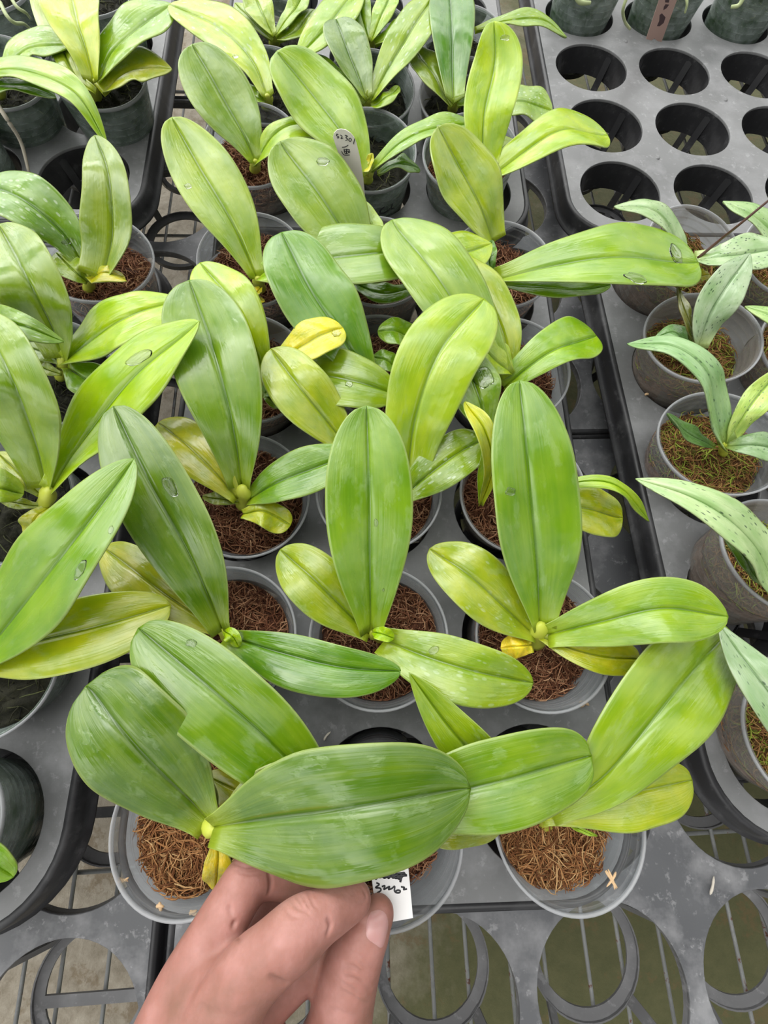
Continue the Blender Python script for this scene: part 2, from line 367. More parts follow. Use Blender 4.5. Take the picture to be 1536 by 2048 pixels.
# ------------------------------------------------------------------ trays
def rrect(x0, y0, x1, y1, r, off=0, n=10):
    pts = []
    for cx, cy, a0 in ((x1 - r, y1 - r, 0), (x0 + r, y1 - r, 90), (x0 + r, y0 + r, 180), (x1 - r, y0 + r, 270)):
        for k in range(n + 1):
            a = math.radians(a0 + 90 * k / n); pts.append((cx + (r + off) * math.cos(a), cy + (r + off) * math.sin(a)))
    return pts
def deck_mesh(outline, holes, R, pins=()):
    cu = bpy.data.curves.new('deck', 'CURVE'); cu.dimensions = '2D'; cu.fill_mode = 'BOTH'; cu.extrude = .0008; cu.bevel_depth = .0004; cu.bevel_resolution = 1
    def spl(pts):
        s_ = cu.splines.new('POLY'); s_.points.add(len(pts) - 1)
        for p, (x, y) in zip(s_.points, pts): p.co = (x * MM, y * MM, 0, 1)
        s_.use_cyclic_u = True
    spl(outline)
    for hx, hy in holes: spl([(hx + R * math.cos(2 * math.pi * k / 48), hy + R * math.sin(2 * math.pi * k / 48)) for k in range(48)])
    tmp = bpy.data.objects.new('tmp', cu); C.objects.link(tmp)
    dg = bpy.context.evaluated_depsgraph_get(); dg.update()
    me = bpy.data.meshes.new_from_object(tmp.evaluated_get(dg)); bpy.data.objects.remove(tmp); bpy.data.curves.remove(cu)
    for v_ in me.vertices: v_.co.z -= .0012
    return me
_cup = {}
def cup_mesh(R, depth, kind):
    key = (R, depth, kind)
    if key in _cup: return _cup[key]
    mb = MB()
    # collar under the hole, open cone ring
    cd_ = 24 if kind == 'S' else 6  # small tray collars are deepened to shade the holes
    mb.lathe([(R, -.6), (R - cd_ * .09, -cd_), (R - cd_ * .09 + 1.2, -cd_), (R + 1.2, -.6)], 48, closed=True)
    rb = R * (.80 if kind != 'S' else .78); rw = 5 if kind == 'S' else 6.2
    mb.lathe([(rb, -depth + 1.5), (rb - rw, -depth + .6), (rb - rw, -depth - .8), (rb + .8, -depth - .8), (rb + .8, -depth + 3.5), (rb - .2, -depth + 3.5)], 40, closed=True)
    for k in range(4):
        a = math.radians(45 + 90 * k); u = Vector((math.cos(a), math.sin(a), 0))
        mb.bar(u * (R + .3) + Vector((0, 0, -5)), u * (rb) + Vector((0, 0, -depth + 1)), 7, 1.4)
    if kind == 'U': pass
    elif kind == 'UL':
        mb.bar(Vector((-rb, -6, -depth)), Vector((rb, -6, -depth)), 6.5, 1.6)
    else:
        for x in (-9, 13): mb.bar(Vector((x, -rb * .9, -depth)), Vector((x, rb * .9, -depth)), 5, 1.5)
        mb.bar(Vector((-rb, 4, -depth)), Vector((rb, 4, -depth)), 4, 1.5)
    me = bpy.data.meshes.new('cup_frame'); me.from_pydata([tuple(v * MM) for v in mb.v], [], mb.f)
    me.materials.append(M_TRAYD if kind == 'S' else M_RING); _cup[key] = me; return me
def tray(label, p0, z, yaw, cols, rows, pitch=S, k=.973, R=38.2, depth=40, margin=52, r=42, mat=None, kind='S', group=None, cups=None):
    """p0: pixel where hole (0,0) sits on the plane z; cols/rows: ranges of holes"""
    o = at(*p0, z); root = bpy.data.objects.new('growing_tray', None); C.objects.link(root); root.location = o * MM; root.rotation_euler = (0, 0, yaw)
    root.empty_display_size = .01
    tag(root, label, 'tray', group)
    px_, py_ = pitch, pitch * k
    x0, x1 = cols[0] * px_ - margin, cols[1] * px_ + margin; y0, y1 = rows[0] * py_ - margin, rows[1] * py_ + margin
    holes = [(i * px_, j * py_) for j in range(rows[0], rows[1] + 1) for i in range(cols[0], cols[1] + 1)]
    me = deck_mesh(rrect(x0, y0, x1, y1, r), holes, R); me.materials.clear(); me.materials.append(mat or M_TRAY)
    d = bpy.data.objects.new('tray_deck', me); C.objects.link(d); d.parent = root
    # rolled rim and skirt
    sk_ = 15 if kind == 'S' else 12
    mb = MB(); prof = [(-3.0, .1), (-1.0, 1.1), (.6, .8), (1.6, -1.2), (2.6, -sk_ * .5), (3.6, -sk_ + 2), (5.6, -sk_ + 1.4), (5.6, -sk_), (2.6, -sk_), (.2, -3), (-3, -1.6)]
    rings = [[Vector((x, y, zz)) for x, y in rrect(x0, y0, x1, y1, r, off)] for off, zz in prof]
    n = len(rings[0]); vs_ = [p for q in rings for p in q]; m_ = len(rings)
    mb.add(vs_, [(i * n + a, i * n + (a + 1) % n, ((i + 1) % m_) * n + (a + 1) % n, ((i + 1) % m_) * n + a) for i in range(m_) for a in range(n)])
    sk = mesh_obj('tray_skirt', mb.v, mb.f, M_TRAYD); sk.parent = root
    cm = cup_mesh(R, depth, kind)
    for hx, hy in holes:
        c_ = bpy.data.objects.new('cup_frame', cm); C.objects.link(c_); c_.parent = root; c_.location = (hx * MM, hy * MM, 0)
    if kind == 'S':
        mbp = MB()
        for j in range(rows[0], rows[1]):
            for i in range(cols[0], cols[1]):
                if (i + j) % 2 == 0: mbp.lathe([(0.01, 1.0), (1.6, 1.0), (2.1, -.4)], 10, Vector(((i + .5) * px_, (j + .5) * py_, 0)))
        if mbp.v:
            pn = mesh_obj('moulding_stud', mbp.v, mbp.f, mat or M_TRAY); pn.parent = root
    root['_h'] = 0
    def hole(i, j, zz=0.0):
        c, s = math.cos(yaw), math.sin(yaw)
        return o + Vector((i * px_ * c - j * py_ * s, i * px_ * s + j * py_ * c, zz - 0))
    return hole
YM = 0.1478
def yaw_of(pa, pb, z=0):   # yaw of a tray whose row direction runs from pixel pa (near) to pixel pb (far)
    d = at(*pb, z) - at(*pa, z); return math.atan2(-d.x, d.y)
GT = 'black plastic growing trays'
tM = tray('long grey tray in the middle of the photo, holding the glossy orchids above the hand', (757, 1012), 0, YM, (-1, 1), (-2, 2), group=GT)
tL = tray('grey tray at lower left, its corner beside the hand, holding dark green pots', (-60, 1652), 0, YM + .0, (-3, 0), (0, 4), group=GT, r=50)
tT = tray('grey tray at top centre, holding the plant with the cream tag', (735, 374), .4, YM, (-1, 1), (0, 8), group=GT)  # back rows lie out of view, added to shade the floor
tTL = tray('grey tray in the upper left corner with one empty hole', (168, 352), -.4, YM + .03, (-3, 0), (0, 8), group=GT)  # unseen far rows added here too for floor shade
tTR = tray('mostly empty grey tray in the upper right corner showing rows of open holes', (1241, 381), -6.9, .1511, (0, 5), (0, 8), group=GT)  # unseen far rows and right columns added to darken the floor below the holes
tR = tray('grey tray down the right edge holding the silvery speckled orchids', (1567, 1490), 0, YM + .03, (0, 3), (0, 4), group=GT, mat=M_TRAY, r=50)
# large-holed carrier trays underneath
PU, YU, zU = 104.5, 0.1733, -45.0
GU = 'large holed carrier trays under the planted trays'
def at_u(i, j): 
    return at(1228, 1990, zU) + Vector((i * PU * math.cos(YU) - j * PU * math.sin(YU), i * PU * math.sin(YU) + j * PU * math.cos(YU), 0))
def pxu(i, j, dx=0):
    p = at_u(i, j) + Vector((math.cos(YU), math.sin(YU), 0)) * dx; q = proj(p); return (q.x, q.y)
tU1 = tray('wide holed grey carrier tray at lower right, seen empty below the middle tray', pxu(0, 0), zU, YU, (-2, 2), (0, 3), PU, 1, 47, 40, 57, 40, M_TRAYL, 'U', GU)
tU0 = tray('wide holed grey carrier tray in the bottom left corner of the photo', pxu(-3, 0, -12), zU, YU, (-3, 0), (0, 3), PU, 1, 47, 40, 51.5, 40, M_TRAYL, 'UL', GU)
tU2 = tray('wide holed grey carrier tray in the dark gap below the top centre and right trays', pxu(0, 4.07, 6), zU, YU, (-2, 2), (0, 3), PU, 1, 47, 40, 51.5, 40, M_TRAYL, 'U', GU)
tU4 = tray('wide holed grey carrier tray seen dimly through the empty holes at upper right', pxu(3, 4, 12), zU, YU, (0, 5), (0, 6), PU, 1, 47, 40, 51.5, 40, M_TRAYL, 'U', GU)  # extended past the view, the added part blocks light from the floor
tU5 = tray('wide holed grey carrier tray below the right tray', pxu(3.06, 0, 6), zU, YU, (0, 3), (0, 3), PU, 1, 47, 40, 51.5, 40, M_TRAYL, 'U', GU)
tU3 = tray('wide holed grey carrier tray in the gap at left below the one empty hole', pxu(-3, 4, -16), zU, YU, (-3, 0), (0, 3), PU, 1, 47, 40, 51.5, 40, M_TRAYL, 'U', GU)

# ------------------------------------------------------------------ pots, moss, stems, leaves
def axis_frame(a, b):
    d = (b - a).normalized(); x = Vector((1, 0, 0)); x = (x - d * x.dot(d)).normalized(); return x, d.cross(x), d
POT_H, POT_R, POT_B = 76.0, 38.0, 27.0
_shared = {}
def pot_meshes(kind):
    if kind in _shared: return _shared[kind]
    H = POT_H; rr = lambda z: POT_B + (POT_R - 1.4 - POT_B) * z / H
    w = MB(); prof = []
    zs = [0, 1.5, 8, 20, 32, 44, 56, 66, 72, 75]
    prof += [(1, 0), (18, 0.6), (POT_B - 2, 0)] + [(rr(z) + (.35 if i % 2 else 0), z + .5) for i, z in enumerate(zs)]
    prof += [(rr(z) - .6, z + .5) for z in reversed(zs[1:])] + [(POT_B - 3, 1.6), (1, 1.6)]
    w.lathe(prof, 56)
    rim = MB(); r0 = POT_R
    rim.lathe([(r0 - 1.3, H - 2.2), (r0 - .3, H - 2.3), (r0 + .1, H - .6), (r0 - .2, H + .2), (r0 - .8, H + .3), (r0 - 1.3, H - .1), (r0 - 1.5, H - 1)], 64, closed=True)
    mats = {'clear': M_CLEAR, 'cloud': M_CLOUD, 'algae': M_ALGAE}
    me1 = bpy.data.meshes.new('pot_wall'); me1.from_pydata([tuple(v * MM) for v in w.v], [], w.f); me1.materials.append(mats[kind])
    me2 = bpy.data.meshes.new('pot_rim'); me2.from_pydata([tuple(v * MM) for v in rim.v], [], rim.f); me2.materials.append(M_RIM)
    for me in (me1, me2): me.polygons.foreach_set('use_smooth', [True] * len(me.polygons))
    _shared[kind] = (me1, me2); return _shared[kind]
def moss_mesh(key, R, top, mat, wallmat, seed, nstr=420, flat=False, bottom=2.5):
    k = ('moss', key)
    if k in _shared: return _shared[k]
    rnd = random.Random(seed); mb = MB()
    nr, na = 16, 60; vs_ = []; fs = []
    def hgt(x, y):
        p = Vector((x * .06, y * .06, seed * 3.1)); return noise.noise(p) * 6 + noise.noise(p * 3.0) * 4.2 + noise.noise(p * 8) * 2.0
    for i in range(nr + 1):
        r = R * i / nr
        for a in range(na):
            an = 2 * math.pi * a / na; rr = r * (1 + (0.10 * noise.noise(Vector((math.cos(an) * 1.5, math.sin(an) * 1.5, seed))) if R < 30 else 0))
            x, y = rr * math.cos(an), rr * math.sin(an)
            vs_.append(Vector((x, y, top + hgt(x, y) - (i / nr) ** 4 * 5)))
    for i in range(nr):
        for a in range(na): fs.append((i * na + a, i * na + (a + 1) % na, (i + 1) * na + (a + 1) % na, (i + 1) * na + a))
    nt_ = len(fs); base = nr * na
    kk = len(vs_)
    for q, (zf) in enumerate((.75, .5, .25, 0)):
        zz = bottom + (top - 4 - bottom) * zf; rr = R * (1 if R < 30 else 1) - (POT_R - POT_B) * (1 - zz / POT_H) * (1 if R > 30 else .55) + (POT_R - POT_B) * (1 - (top - 4) / POT_H) * (1 if R > 30 else .55)
        for a in range(na):
            an = 2 * math.pi * a / na; r2 = rr * (1 + .02 * noise.noise(Vector((math.cos(an) * 4, math.sin(an) * 4, q + seed))))
            vs_.append(Vector((r2 * math.cos(an), r2 * math.sin(an), zz)))
    prev = base
    for q in range(4):
        cur = kk + q * na
        for a in range(na): fs.append((prev + a, prev + (a + 1) % na, cur + (a + 1) % na, cur + a))
        prev = cur
    fs.append(tuple(prev + a for a in range(na - 1, -1, -1)))
    mb.add(vs_, fs); mi = [0] * nt_ + [1] * (len(fs) - nt_)
    for _ in range(nstr):
        r = R * math.sqrt(rnd.random()) * .98; an = rnd.random() * 6.283; x, y = r * math.cos(an), r * math.sin(an)
        p = Vector((x, y, top + hgt(x, y) + rnd.uniform(-1, 1.6) - (r / R) ** 4 * 5)); th = rnd.random() * 6.283; L_ = rnd.uniform(6, 15)
        pts = []; d = Vector((math.cos(th), math.sin(th), rnd.uniform(-.1, .45)))
        for q in range(5):
            pts.append(p.copy()); th += rnd.uniform(-1.2, 1.2)
            d = (d + Vector((math.cos(th), math.sin(th), rnd.uniform(-.5, .25))) * .6).normalized(); p = p + d * (L_ / 4)
            rq = math.hypot(p.x, p.y)
            if rq > R: p.x *= R / rq; p.y *= R / rq
        rad = rnd.uniform(.17, .42)
        a0 = len(mb.f); mb.tube(pts, [rad * .7, rad, rad, rad * .8, rad * .3], 4); mi += [2] * (len(mb.f) - a0)
    me = bpy.data.meshes.new('moss'); me.from_pydata([tuple(v * MM) for v in mb.v], [], mb.f)
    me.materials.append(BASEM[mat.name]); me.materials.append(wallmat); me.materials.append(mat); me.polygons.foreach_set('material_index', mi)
    me.polygons.foreach_set('use_smooth', [True] * len(me.polygons))
    _shared[k] = me; return me
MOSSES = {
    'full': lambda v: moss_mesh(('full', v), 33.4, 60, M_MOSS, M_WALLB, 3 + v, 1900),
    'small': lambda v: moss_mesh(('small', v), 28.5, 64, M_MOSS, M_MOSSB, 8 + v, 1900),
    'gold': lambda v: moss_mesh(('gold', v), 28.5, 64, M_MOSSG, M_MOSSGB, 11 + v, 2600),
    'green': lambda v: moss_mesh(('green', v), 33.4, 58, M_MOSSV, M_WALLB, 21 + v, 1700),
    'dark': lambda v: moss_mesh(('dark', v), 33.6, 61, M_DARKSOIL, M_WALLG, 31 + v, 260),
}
plants = {}
LEAVES = []
def potted(key, label, hole, rim=None, rz=38.0, pot='clear', moss='full', mv=0, moff=(0, 0), cat='potted orchid', group=None):
    hc = hole.copy(); hc.z = 2.0 + hole.z
    top = at(*rim, rz) if rim else hc + Vector((0, 0, rz - 2))
    ax = (top - hc).normalized()
    if ax.z < .984:      # keep the lean within what the hole allows
        hx = Vector((ax.x, ax.y, 0)).normalized(); ax = (hx * .17 + Vector((0, 0, .985))).normalized()
    base = top - ax * (POT_H)
    root = empty('potted_orchid', base); tag(root, label, cat, group)
    x, y, z = axis_frame(base, top); Mx = Matrix((x, y, z)).transposed().to_4x4()
    me1, me2 = pot_meshes(pot)
    for nm, me in (('pot', me1), ('pot_rim', me2)):
        o = bpy.data.objects.new(nm, me); C.objects.link(o); o.parent = root; o.matrix_local = Mx
        if nm == 'pot': potobj = o
        else: o.parent = potobj; o.matrix_local = Matrix.Identity(4)
    mo = bpy.data.objects.new('moss', MOSSES[moss](mv)); C.objects.link(mo); mo.parent = root
    mo.matrix_local = Mx @ Matrix.Translation((moff[0] * MM, moff[1] * MM, 0)) @ Matrix.Rotation(hash(key) % 7 if False else (sum(map(ord, key)) % 7), 4, 'Z')
    plants[key] = root
    return root
def stem(key, p0, p1, r=4.2, z0=26, z1=46, mat=None):
    a, b_ = at(*p0, z0), at(*p1, z1)
    mb = MB(); pts = catmull([a, a.lerp(b_, .5), b_], 9)
    mb.tube(pts, [r * 1.15, r * 1.1, r, r * .95, r, r * 1.05, r * 1.1, r * .8, r * .3], 12, flat=.75)
    return mb.build('stem', mat or M_STEM, plants[key])
CC = [-1, -.94, -.82, -.66, -.48, -.30, -.16, -.09, -.04, 0, .04, .09, .16, .30, .48, .66, .82, .94, 1]
rndL = random.Random(5)
def leaf(key, pts, wl, wr, tm, col, p=2.1, q=1.75, base=.24, fold=.16, roll=0, curl=0, silver=False, thick=1.5, wav=1.0, name='leaf', label=None, fleck=0):
    """pts: (pixel x, pixel y, height mm) along the midrib from base to tip; wl/wr: half widths in pixels left/right of the direction of growth"""
    NS = 34
    if pts[0][1] < 235 and pts[0][0] < 1250: pts = [(x, y, 46 + (z - 46) * .5 if z > 46 else z) for x, y, z in pts]
    P3 = catmull([at(x, y, z) for x, y, z in pts], 81)
    # arclength
    L = [0.0]
    for i in range(1, 81): L.append(L[-1] + (P3[i] - P3[i - 1]).length)
    tot = L[-1]
    def pos(t):
        s = max(0, min(1, t)) * tot
        lo, hi = 0, 80
        while hi - lo > 1:
            md = (lo + hi) // 2
            if L[md] <= s: lo = md
            else: hi = md
        u = (s - L[lo]) / max(1e-6, L[hi] - L[lo]); return P3[lo].lerp(P3[hi], u)
    ts = [1 - (1 - i / (NS - 1)) ** 1.0 for i in range(NS)]
    ts = [.5 * (t + (1 - (1 - t) ** 1.9)) for t in ts]
    verts, uvs = [], []
    ph = rndL.uniform(0, 6.28); n = len(CC)
    tops = []; nrm = []
    for t in ts:
        Pt = pos(t); T = (pos(t + .02) - pos(t - .02)).normalized()
        B = Vector((0, 0, 1)).cross(T)
        if B.length < .05: B = RT.copy()
        B.normalize(); Nn = T.cross(B); 
        if Nn.z < 0: Nn = -Nn
        rl = math.radians(roll(t) if callable(roll) else roll)
        B2 = (B * math.cos(rl) + Nn * math.sin(rl)).normalized(); N2 = (Nn * math.cos(rl) - B * math.sin(rl)).normalized()
        a = proj(Pt); d2 = (proj(Pt + T) - a)
        if d2.length < 1e-6: d2 = Vector((0, -1))
        d2.normalize(); nn = Vector((-d2.y, d2.x)); J = (proj(Pt + B2) - a); zc = (Pt - CAM).dot(FW)
        s_ = max(abs(J.dot(nn)), .55 * FPX / zc)
        if t < tm: prof = base + (1 - base) * math.sin(math.pi / 2 * (t / tm)) ** 1.25
        else:
            u = (t - tm) / (1 - tm); prof = max(0.0, 1 - u ** p) ** (1 / q)
        prof = max(prof, .012)
        fo = fold + .75 * math.exp(-t / .10)
        for c in CC:
            wd = (wl if c > 0 else wr) / s_ * prof
            lat = c * wd
            h = wd * (fo * (abs(c) ** 1.3) - .10 * abs(c) ** 4) - 1.5 * math.exp(-(c / .06) ** 2) * min(1, prof * 2)
            h += wav * (.9 * math.sin(t * 7 + ph + c * 1.4) + .7 * math.sin(t * 15 + ph * 2 + (2.5 if c > 0 else 0)) * abs(c) ** 2) * min(1, prof) * min(1.0, t * 4)
            if curl: h -= curl * wd * abs(c) ** 2 * (t ** 1.5)
            tops.append(Pt + B2 * lat + N2 * h); nrm.append(N2); uvs.append((c, t))
    m = len(ts)
    verts = list(tops)
    for i in range(m):
        for k, c in enumerate(CC):
            idx = i * n + k; th = thick * (1 - .6 * abs(c) ** 3) * (.6 if i == m - 1 else 1)
            verts.append(tops[idx] - nrm[idx] * th); uvs.append((c, ts[i]))
    o_ = m * n; F = []
    for i in range(m - 1):
        for k in range(n - 1):
            a = i * n + k; F.append((a, a + n, a + n + 1, a + 1)); F.append((o_ + a, o_ + a + 1, o_ + a + n + 1, o_ + a + n))
        a = i * n; F.append((a, o_ + a, o_ + a + n, a + n)); a = i * n + n - 1; F.append((a, a + n, o_ + a + n, o_ + a))
    for k in range(n - 1):
        F.append((k, k + 1, o_ + k + 1, o_ + k)); a = (m - 1) * n + k; F.append((a, o_ + a, o_ + a + 1, a + 1))
    # top faces should look up
    o = mesh_obj(name, verts, F, M_SILV if silver else M_LEAF, plants[key], uvs)
    o.color = srgb(*col) if silver else srgb(min(255, col[0] * 1.07), min(255, col[1] * 1.04), col[2] * .45)
    if silver: o.color = srgb(min(255, col[0] * 1.28), min(255, col[1] * 1.26), min(255, col[2] * 1.42))
    if fleck: o.color = (*o.color[:3], 1 - fleck)
    if label: o['label'] = label
    LEAVES.append((o, [tuple(v) for v in tops], [(i * n + k, (i + 1) * n + k, (i + 1) * n + k + 1, i * n + k + 1) for i in range(m - 1) for k in range(n - 1)]))
    return o
# leaf greens (surface colour)
MID = (120, 154, 40); DRK = (78, 116, 12); LIM = (158, 188, 44); YEL = (176, 186, 52); PAL = (158, 170, 84); BLU = (110, 146, 70); OLV = (112, 128, 50); YG = (138, 168, 48)
GLD = (252, 224, 120); SIL = (112, 138, 92); SILD = (74, 104, 58)

# ------------------------------------------------------------------ middle tray plants
GO = 'green orchids in clear pots in the middle tray'
K = 'A'; potted(K, 'orchid being shown above the hand, with one huge dark leaf spread to the right', tM(-1, -2), (387, 1636), 40, 'clear', 'gold', 0, (-2, -4), group=GO)
leaf(K, [(426, 1655, 66), (580, 1634, 84), (770, 1606, 96), (942, 1577, 84)], 134, 146, .47, DRK, p=2.3, q=1.9, base=.2, fold=.10, thick=1.8)
leaf(K, [(420, 1645, 60), (310, 1535, 78), (228, 1448, 86), (171, 1372, 80)], 122, 124, .60, DRK, p=2.6, q=2.1, fold=.06)
leaf(K, [(440, 1650, 60), (540, 1578, 72), (690, 1535, 76)], 48, 40, .5, OLV)
leaf(K, [(430, 1645, 56), (405, 1585, 58), (386, 1535, 50)], 30, 30, .5, (92, 100, 36), fold=.1)
leaf(K, [(432, 1672, 60), (436, 1725, 56), (428, 1782, 46)], 30, 28, .5, (190, 180, 70))
leaf(K, [(470, 1690, 58), (560, 1745, 60), (690, 1768, 54)], 24, 26, .5, (170, 172, 60))
stem(K, (398, 1640), (428, 1662), 3.6, 52, 66)

K = 'E'; potted(K, 'orchid whose clear pot carries the white tag, mostly behind the huge dark leaf', tM(0, -2), (768, 1688), 40, 'clear', 'small', 0, group=GO)
leaf(K, [(690, 1640, 54), (560, 1503, 70), (430, 1388, 80), (276, 1256, 76)], 108, 90, .55, (96, 138, 38), p=2.4, q=2.0)
leaf(K, [(640, 1660, 50), (530, 1606, 52), (412, 1552, 44)], 48, 42, .6, PAL)
leaf(K, [(770, 1650, 56), (890, 1592, 72), (1040, 1555, 76), (1184, 1512, 66)], 92, 94, .52, (104, 144, 48), p=3.0, q=2.4)
leaf(K, [(800, 1665, 52), (900, 1655, 54), (1015, 1640, 48)], 40, 44, .5, OLV)
stem(K, (740, 1670), (760, 1640), 4, 30, 58)

K = 'B'; potted(K, 'orchid in the clear pot at the right front corner of the middle tray', tM(1, -2), (1140, 1641), 40, 'clear', 'gold', 1, (-3, -5), group=GO)
leaf(K, [(1098, 1622, 44), (1200, 1562, 58), (1320, 1425, 68), (1462, 1262, 48)], 108, 96, .56, (122, 158, 44), p=2.3, q=2.0)
leaf(K, [(1080, 1630, 42), (1190, 1603, 50), (1295, 1582, 52), (1385, 1560, 44)], 58, 74, .58, (150, 172, 66), p=2.6, q=2.1)
leaf(K, [(1085, 1618, 44), (1000, 1560, 56), (912, 1470, 66), (818, 1345, 70)], 52, 50, .5, MID, p=1.7, q=1.2)
leaf(K, [(1125, 1640, 42), (1165, 1662, 44), (1195, 1672, 42)], 6, 6, .5, (150, 190, 90), name='root', fold=0)
stem(K, (1092, 1650), (1096, 1622), 4)

K = 'D'; potted(K, 'orchid with a tall upright leaf right at the centre of the photo', tM(0, -1), (757, 1271), 38, 'clear', 'full', 0, group=GO)
leaf(K, [(742, 1262, 46), (740, 1150, 68), (738, 980, 86), (733, 811, 98)], 87, 87, .60, (108, 154, 54), p=2.2, q=1.9, fold=.22)
leaf(K, [(740, 1270, 44), (682, 1212, 54), (622, 1153, 60), (560, 1099, 54)], 62, 58, .55, (134, 160, 46))
leaf(K, [(768, 1280, 43), (858, 1315, 54), (960, 1345, 58), (1067, 1366, 46)], 58, 72, .46, (130, 164, 66), base=.42, fleck=0.35)
leaf(K, [(745, 1264, 48), (765, 1268, 54), (788, 1277, 50)], 15, 14, .5, (158, 200, 20), fold=.35)
stem(K, (762, 1272), (743, 1262), 3.8)

K = 'C'; potted(K, 'orchid with a withered yellow leaf stub beside its stem, right of the centre', tM(1, -1), (1089, 1278), 38, 'clear', 'full', 1, group=GO)
leaf(K, [(1080, 1252, 46), (1075, 1100, 72), (1056, 920, 90), (1039, 760, 98)], 80, 94, .52, (106, 152, 58), p=2.3, q=1.9, fold=.2)
leaf(K, [(1095, 1270, 45), (1200, 1244, 64), (1330, 1216, 78), (1457, 1233, 74)], 64, 68, .62, (124, 164, 58), p=2.0, q=1.6, base=.34)
leaf(K, [(1070, 1270, 43), (1005, 1210, 56), (930, 1142, 64), (859, 1097, 56)], 62, 60, .55, (146, 170, 70), fleck=0.35)
leaf(K, [(1080, 1272, 42), (1140, 1296, 48), (1215, 1314, 50), (1281, 1318, 42)], 38, 36, .6, (164, 178, 66), p=2.6, q=2)
leaf(K, [(1064, 1290, 42), (1032, 1293, 48), (1001, 1296, 44)], 26, 24, .55, GLD, p=3.2, q=2.6, base=.6, fold=-.5, label='withered golden yellow leaf stub')
stem(K, (1074, 1285), (1080, 1248), 5.2, 30, 50)

K = 'F'; potted(K, 'orchid with a long dark glossy leaf holding a big water drop, left of centre', tM(-1, -1), (448, 1272), 38, 'clear', 'full', 2, group=GO)
leaf(K, [(445, 1262, 46), (388, 1130, 68), (300, 968, 84), (226, 812, 90)], 82, 78, .52, (92, 130, 62), p=2.4, q=2.0, fold=.15)
leaf(K, [(435, 1258, 42), (345, 1200, 52), (270, 1142, 54), (205, 1095, 46)], 62, 50, .55, PAL)
leaf(K, [(455, 1272, 42), (560, 1305, 54), (680, 1334, 58), (803, 1343, 52)], 46, 66, .5, (86, 138, 44), base=.3)
leaf(K, [(448, 1262, 46), (462, 1272, 53), (478, 1294, 48)], 16, 15, .55, (160, 200, 20))
stem(K, (455, 1275), (447, 1258), 4)

K = 'H'; potted(K, 'orchid with a short yellow leaf lying over its pot edge, pale leaf at left', tM(-1, 0), (489, 988), 38, 'clear', 'full', 0, group=GO)
leaf(K, [(483, 972, 46), (465, 850, 70), (428, 705, 84), (378, 560, 86)], 88, 84, .60, (106, 148, 72), p=2.3, q=1.9, fold=.2)
leaf(K, [(475, 998, 43), (430, 945, 54), (372, 888, 58), (316, 845, 50)], 50, 50, .55, (166, 176, 92))
leaf(K, [(497, 1000, 42), (560, 960, 56), (640, 930, 60), (720, 905, 58)], 44, 48, .5, (96, 144, 36))
leaf(K, [(486, 1028, 42), (530, 1022, 46), (582, 1050, 40)], 24, 34, .6, (168, 186, 50), p=3, q=2.2, base=.3)
leaf(K, [(478, 1005, 40), (440, 998, 43), (405, 992, 40)], 12, 12, .5, (120, 140, 44))
stem(K, (487, 1012), (487, 972), 4.6, 32, 50)

K = 'I'; potted(K, 'orchid with a bright shiny leaf rising right, just behind the tall centre leaf', tM(0, 0), (758, 978), 38, 'clear', 'full', 1, group=GO)
leaf(K, [(815, 950, 45), (832, 830, 68), (880, 700, 84), (968, 597, 84)], 75, 84, .56, (150, 186, 78), p=2.5, q=2.1, base=.45, fold=.12)
leaf(K, [(795, 1003, 42), (850, 955, 52), (915, 905, 58), (972, 875, 54)], 46, 50, .55, (120, 156, 50), fleck=0.8)
leaf(K, [(705, 905, 44), (650, 835, 60), (592, 765, 70), (542, 697, 66)], 60, 58, .55, (150, 176, 72))
stem(K, (780, 985), (812, 955), 4)

K = 'M'; potted(K, 'orchid with a narrow curled yellow leaf, hidden behind the tall leaf right of centre', tM(1, 0), (1046, 985), 38, 'cloud', 'full', 2, group=GO)
leaf(K, [(962, 1010, 40), (985, 940, 62), (970, 860, 78), (930, 803, 76)], 24, 16, .6, (176, 190, 56), fold=.5)
leaf(K, [(960, 1005, 41), (975, 930, 56), (985, 850, 64)], 18, 18, .5, (130, 170, 50), fold=.4)
leaf(K, [(1060, 985, 46), (1180, 962, 62), (1250, 980, 60), (1299, 1043, 38)], 13, 15, .5, (150, 190, 60), p=1.6, q=1.1)
leaf(K, [(1075, 1000, 42), (1165, 1015, 50), (1246, 1035, 42)], 45, 48, .6, (150, 168, 50), p=2.8, q=2.2)
leaf(K, [(975, 870, 56), (958, 790, 70), (930, 700, 74)], 58, 48, .62, (116, 158, 78), base=.1)
stem(K, (1040, 1010), (1050, 985), 4)

K = 'J'; potted(K, 'orchid with a bright yellow leaf and a lime leaf, up left of the centre', tM(-1, 1), (500, 735), 38, 'cloud', 'full', 0, group=GO)
leaf(K, [(530, 755, 44), (508, 690, 60), (465, 600, 70), (400, 525, 66)], 60, 50, .55, (156, 192, 30), fold=.1)
leaf(K, [(548, 738, 56), (585, 700, 66), (635, 672, 71), (686, 655, 68)], 36, 38, .62, (214, 214, 60), p=2.6, q=2.1, base=.2)
leaf(K, [(540, 755, 44), (620, 745, 56), (710, 762, 60), (800, 790, 54)], 54, 58, .5, (124, 160, 54))
leaf(K, [(525, 792, 40), (550, 765, 46), (582, 738, 44)], 22, 22, .5, (84, 134, 30))
leaf(K, [(530, 780, 40), (548, 800, 42), (572, 805, 38)], 16, 14, .5, (96, 130, 30))
stem(K, (532, 772), (533, 745), 4)

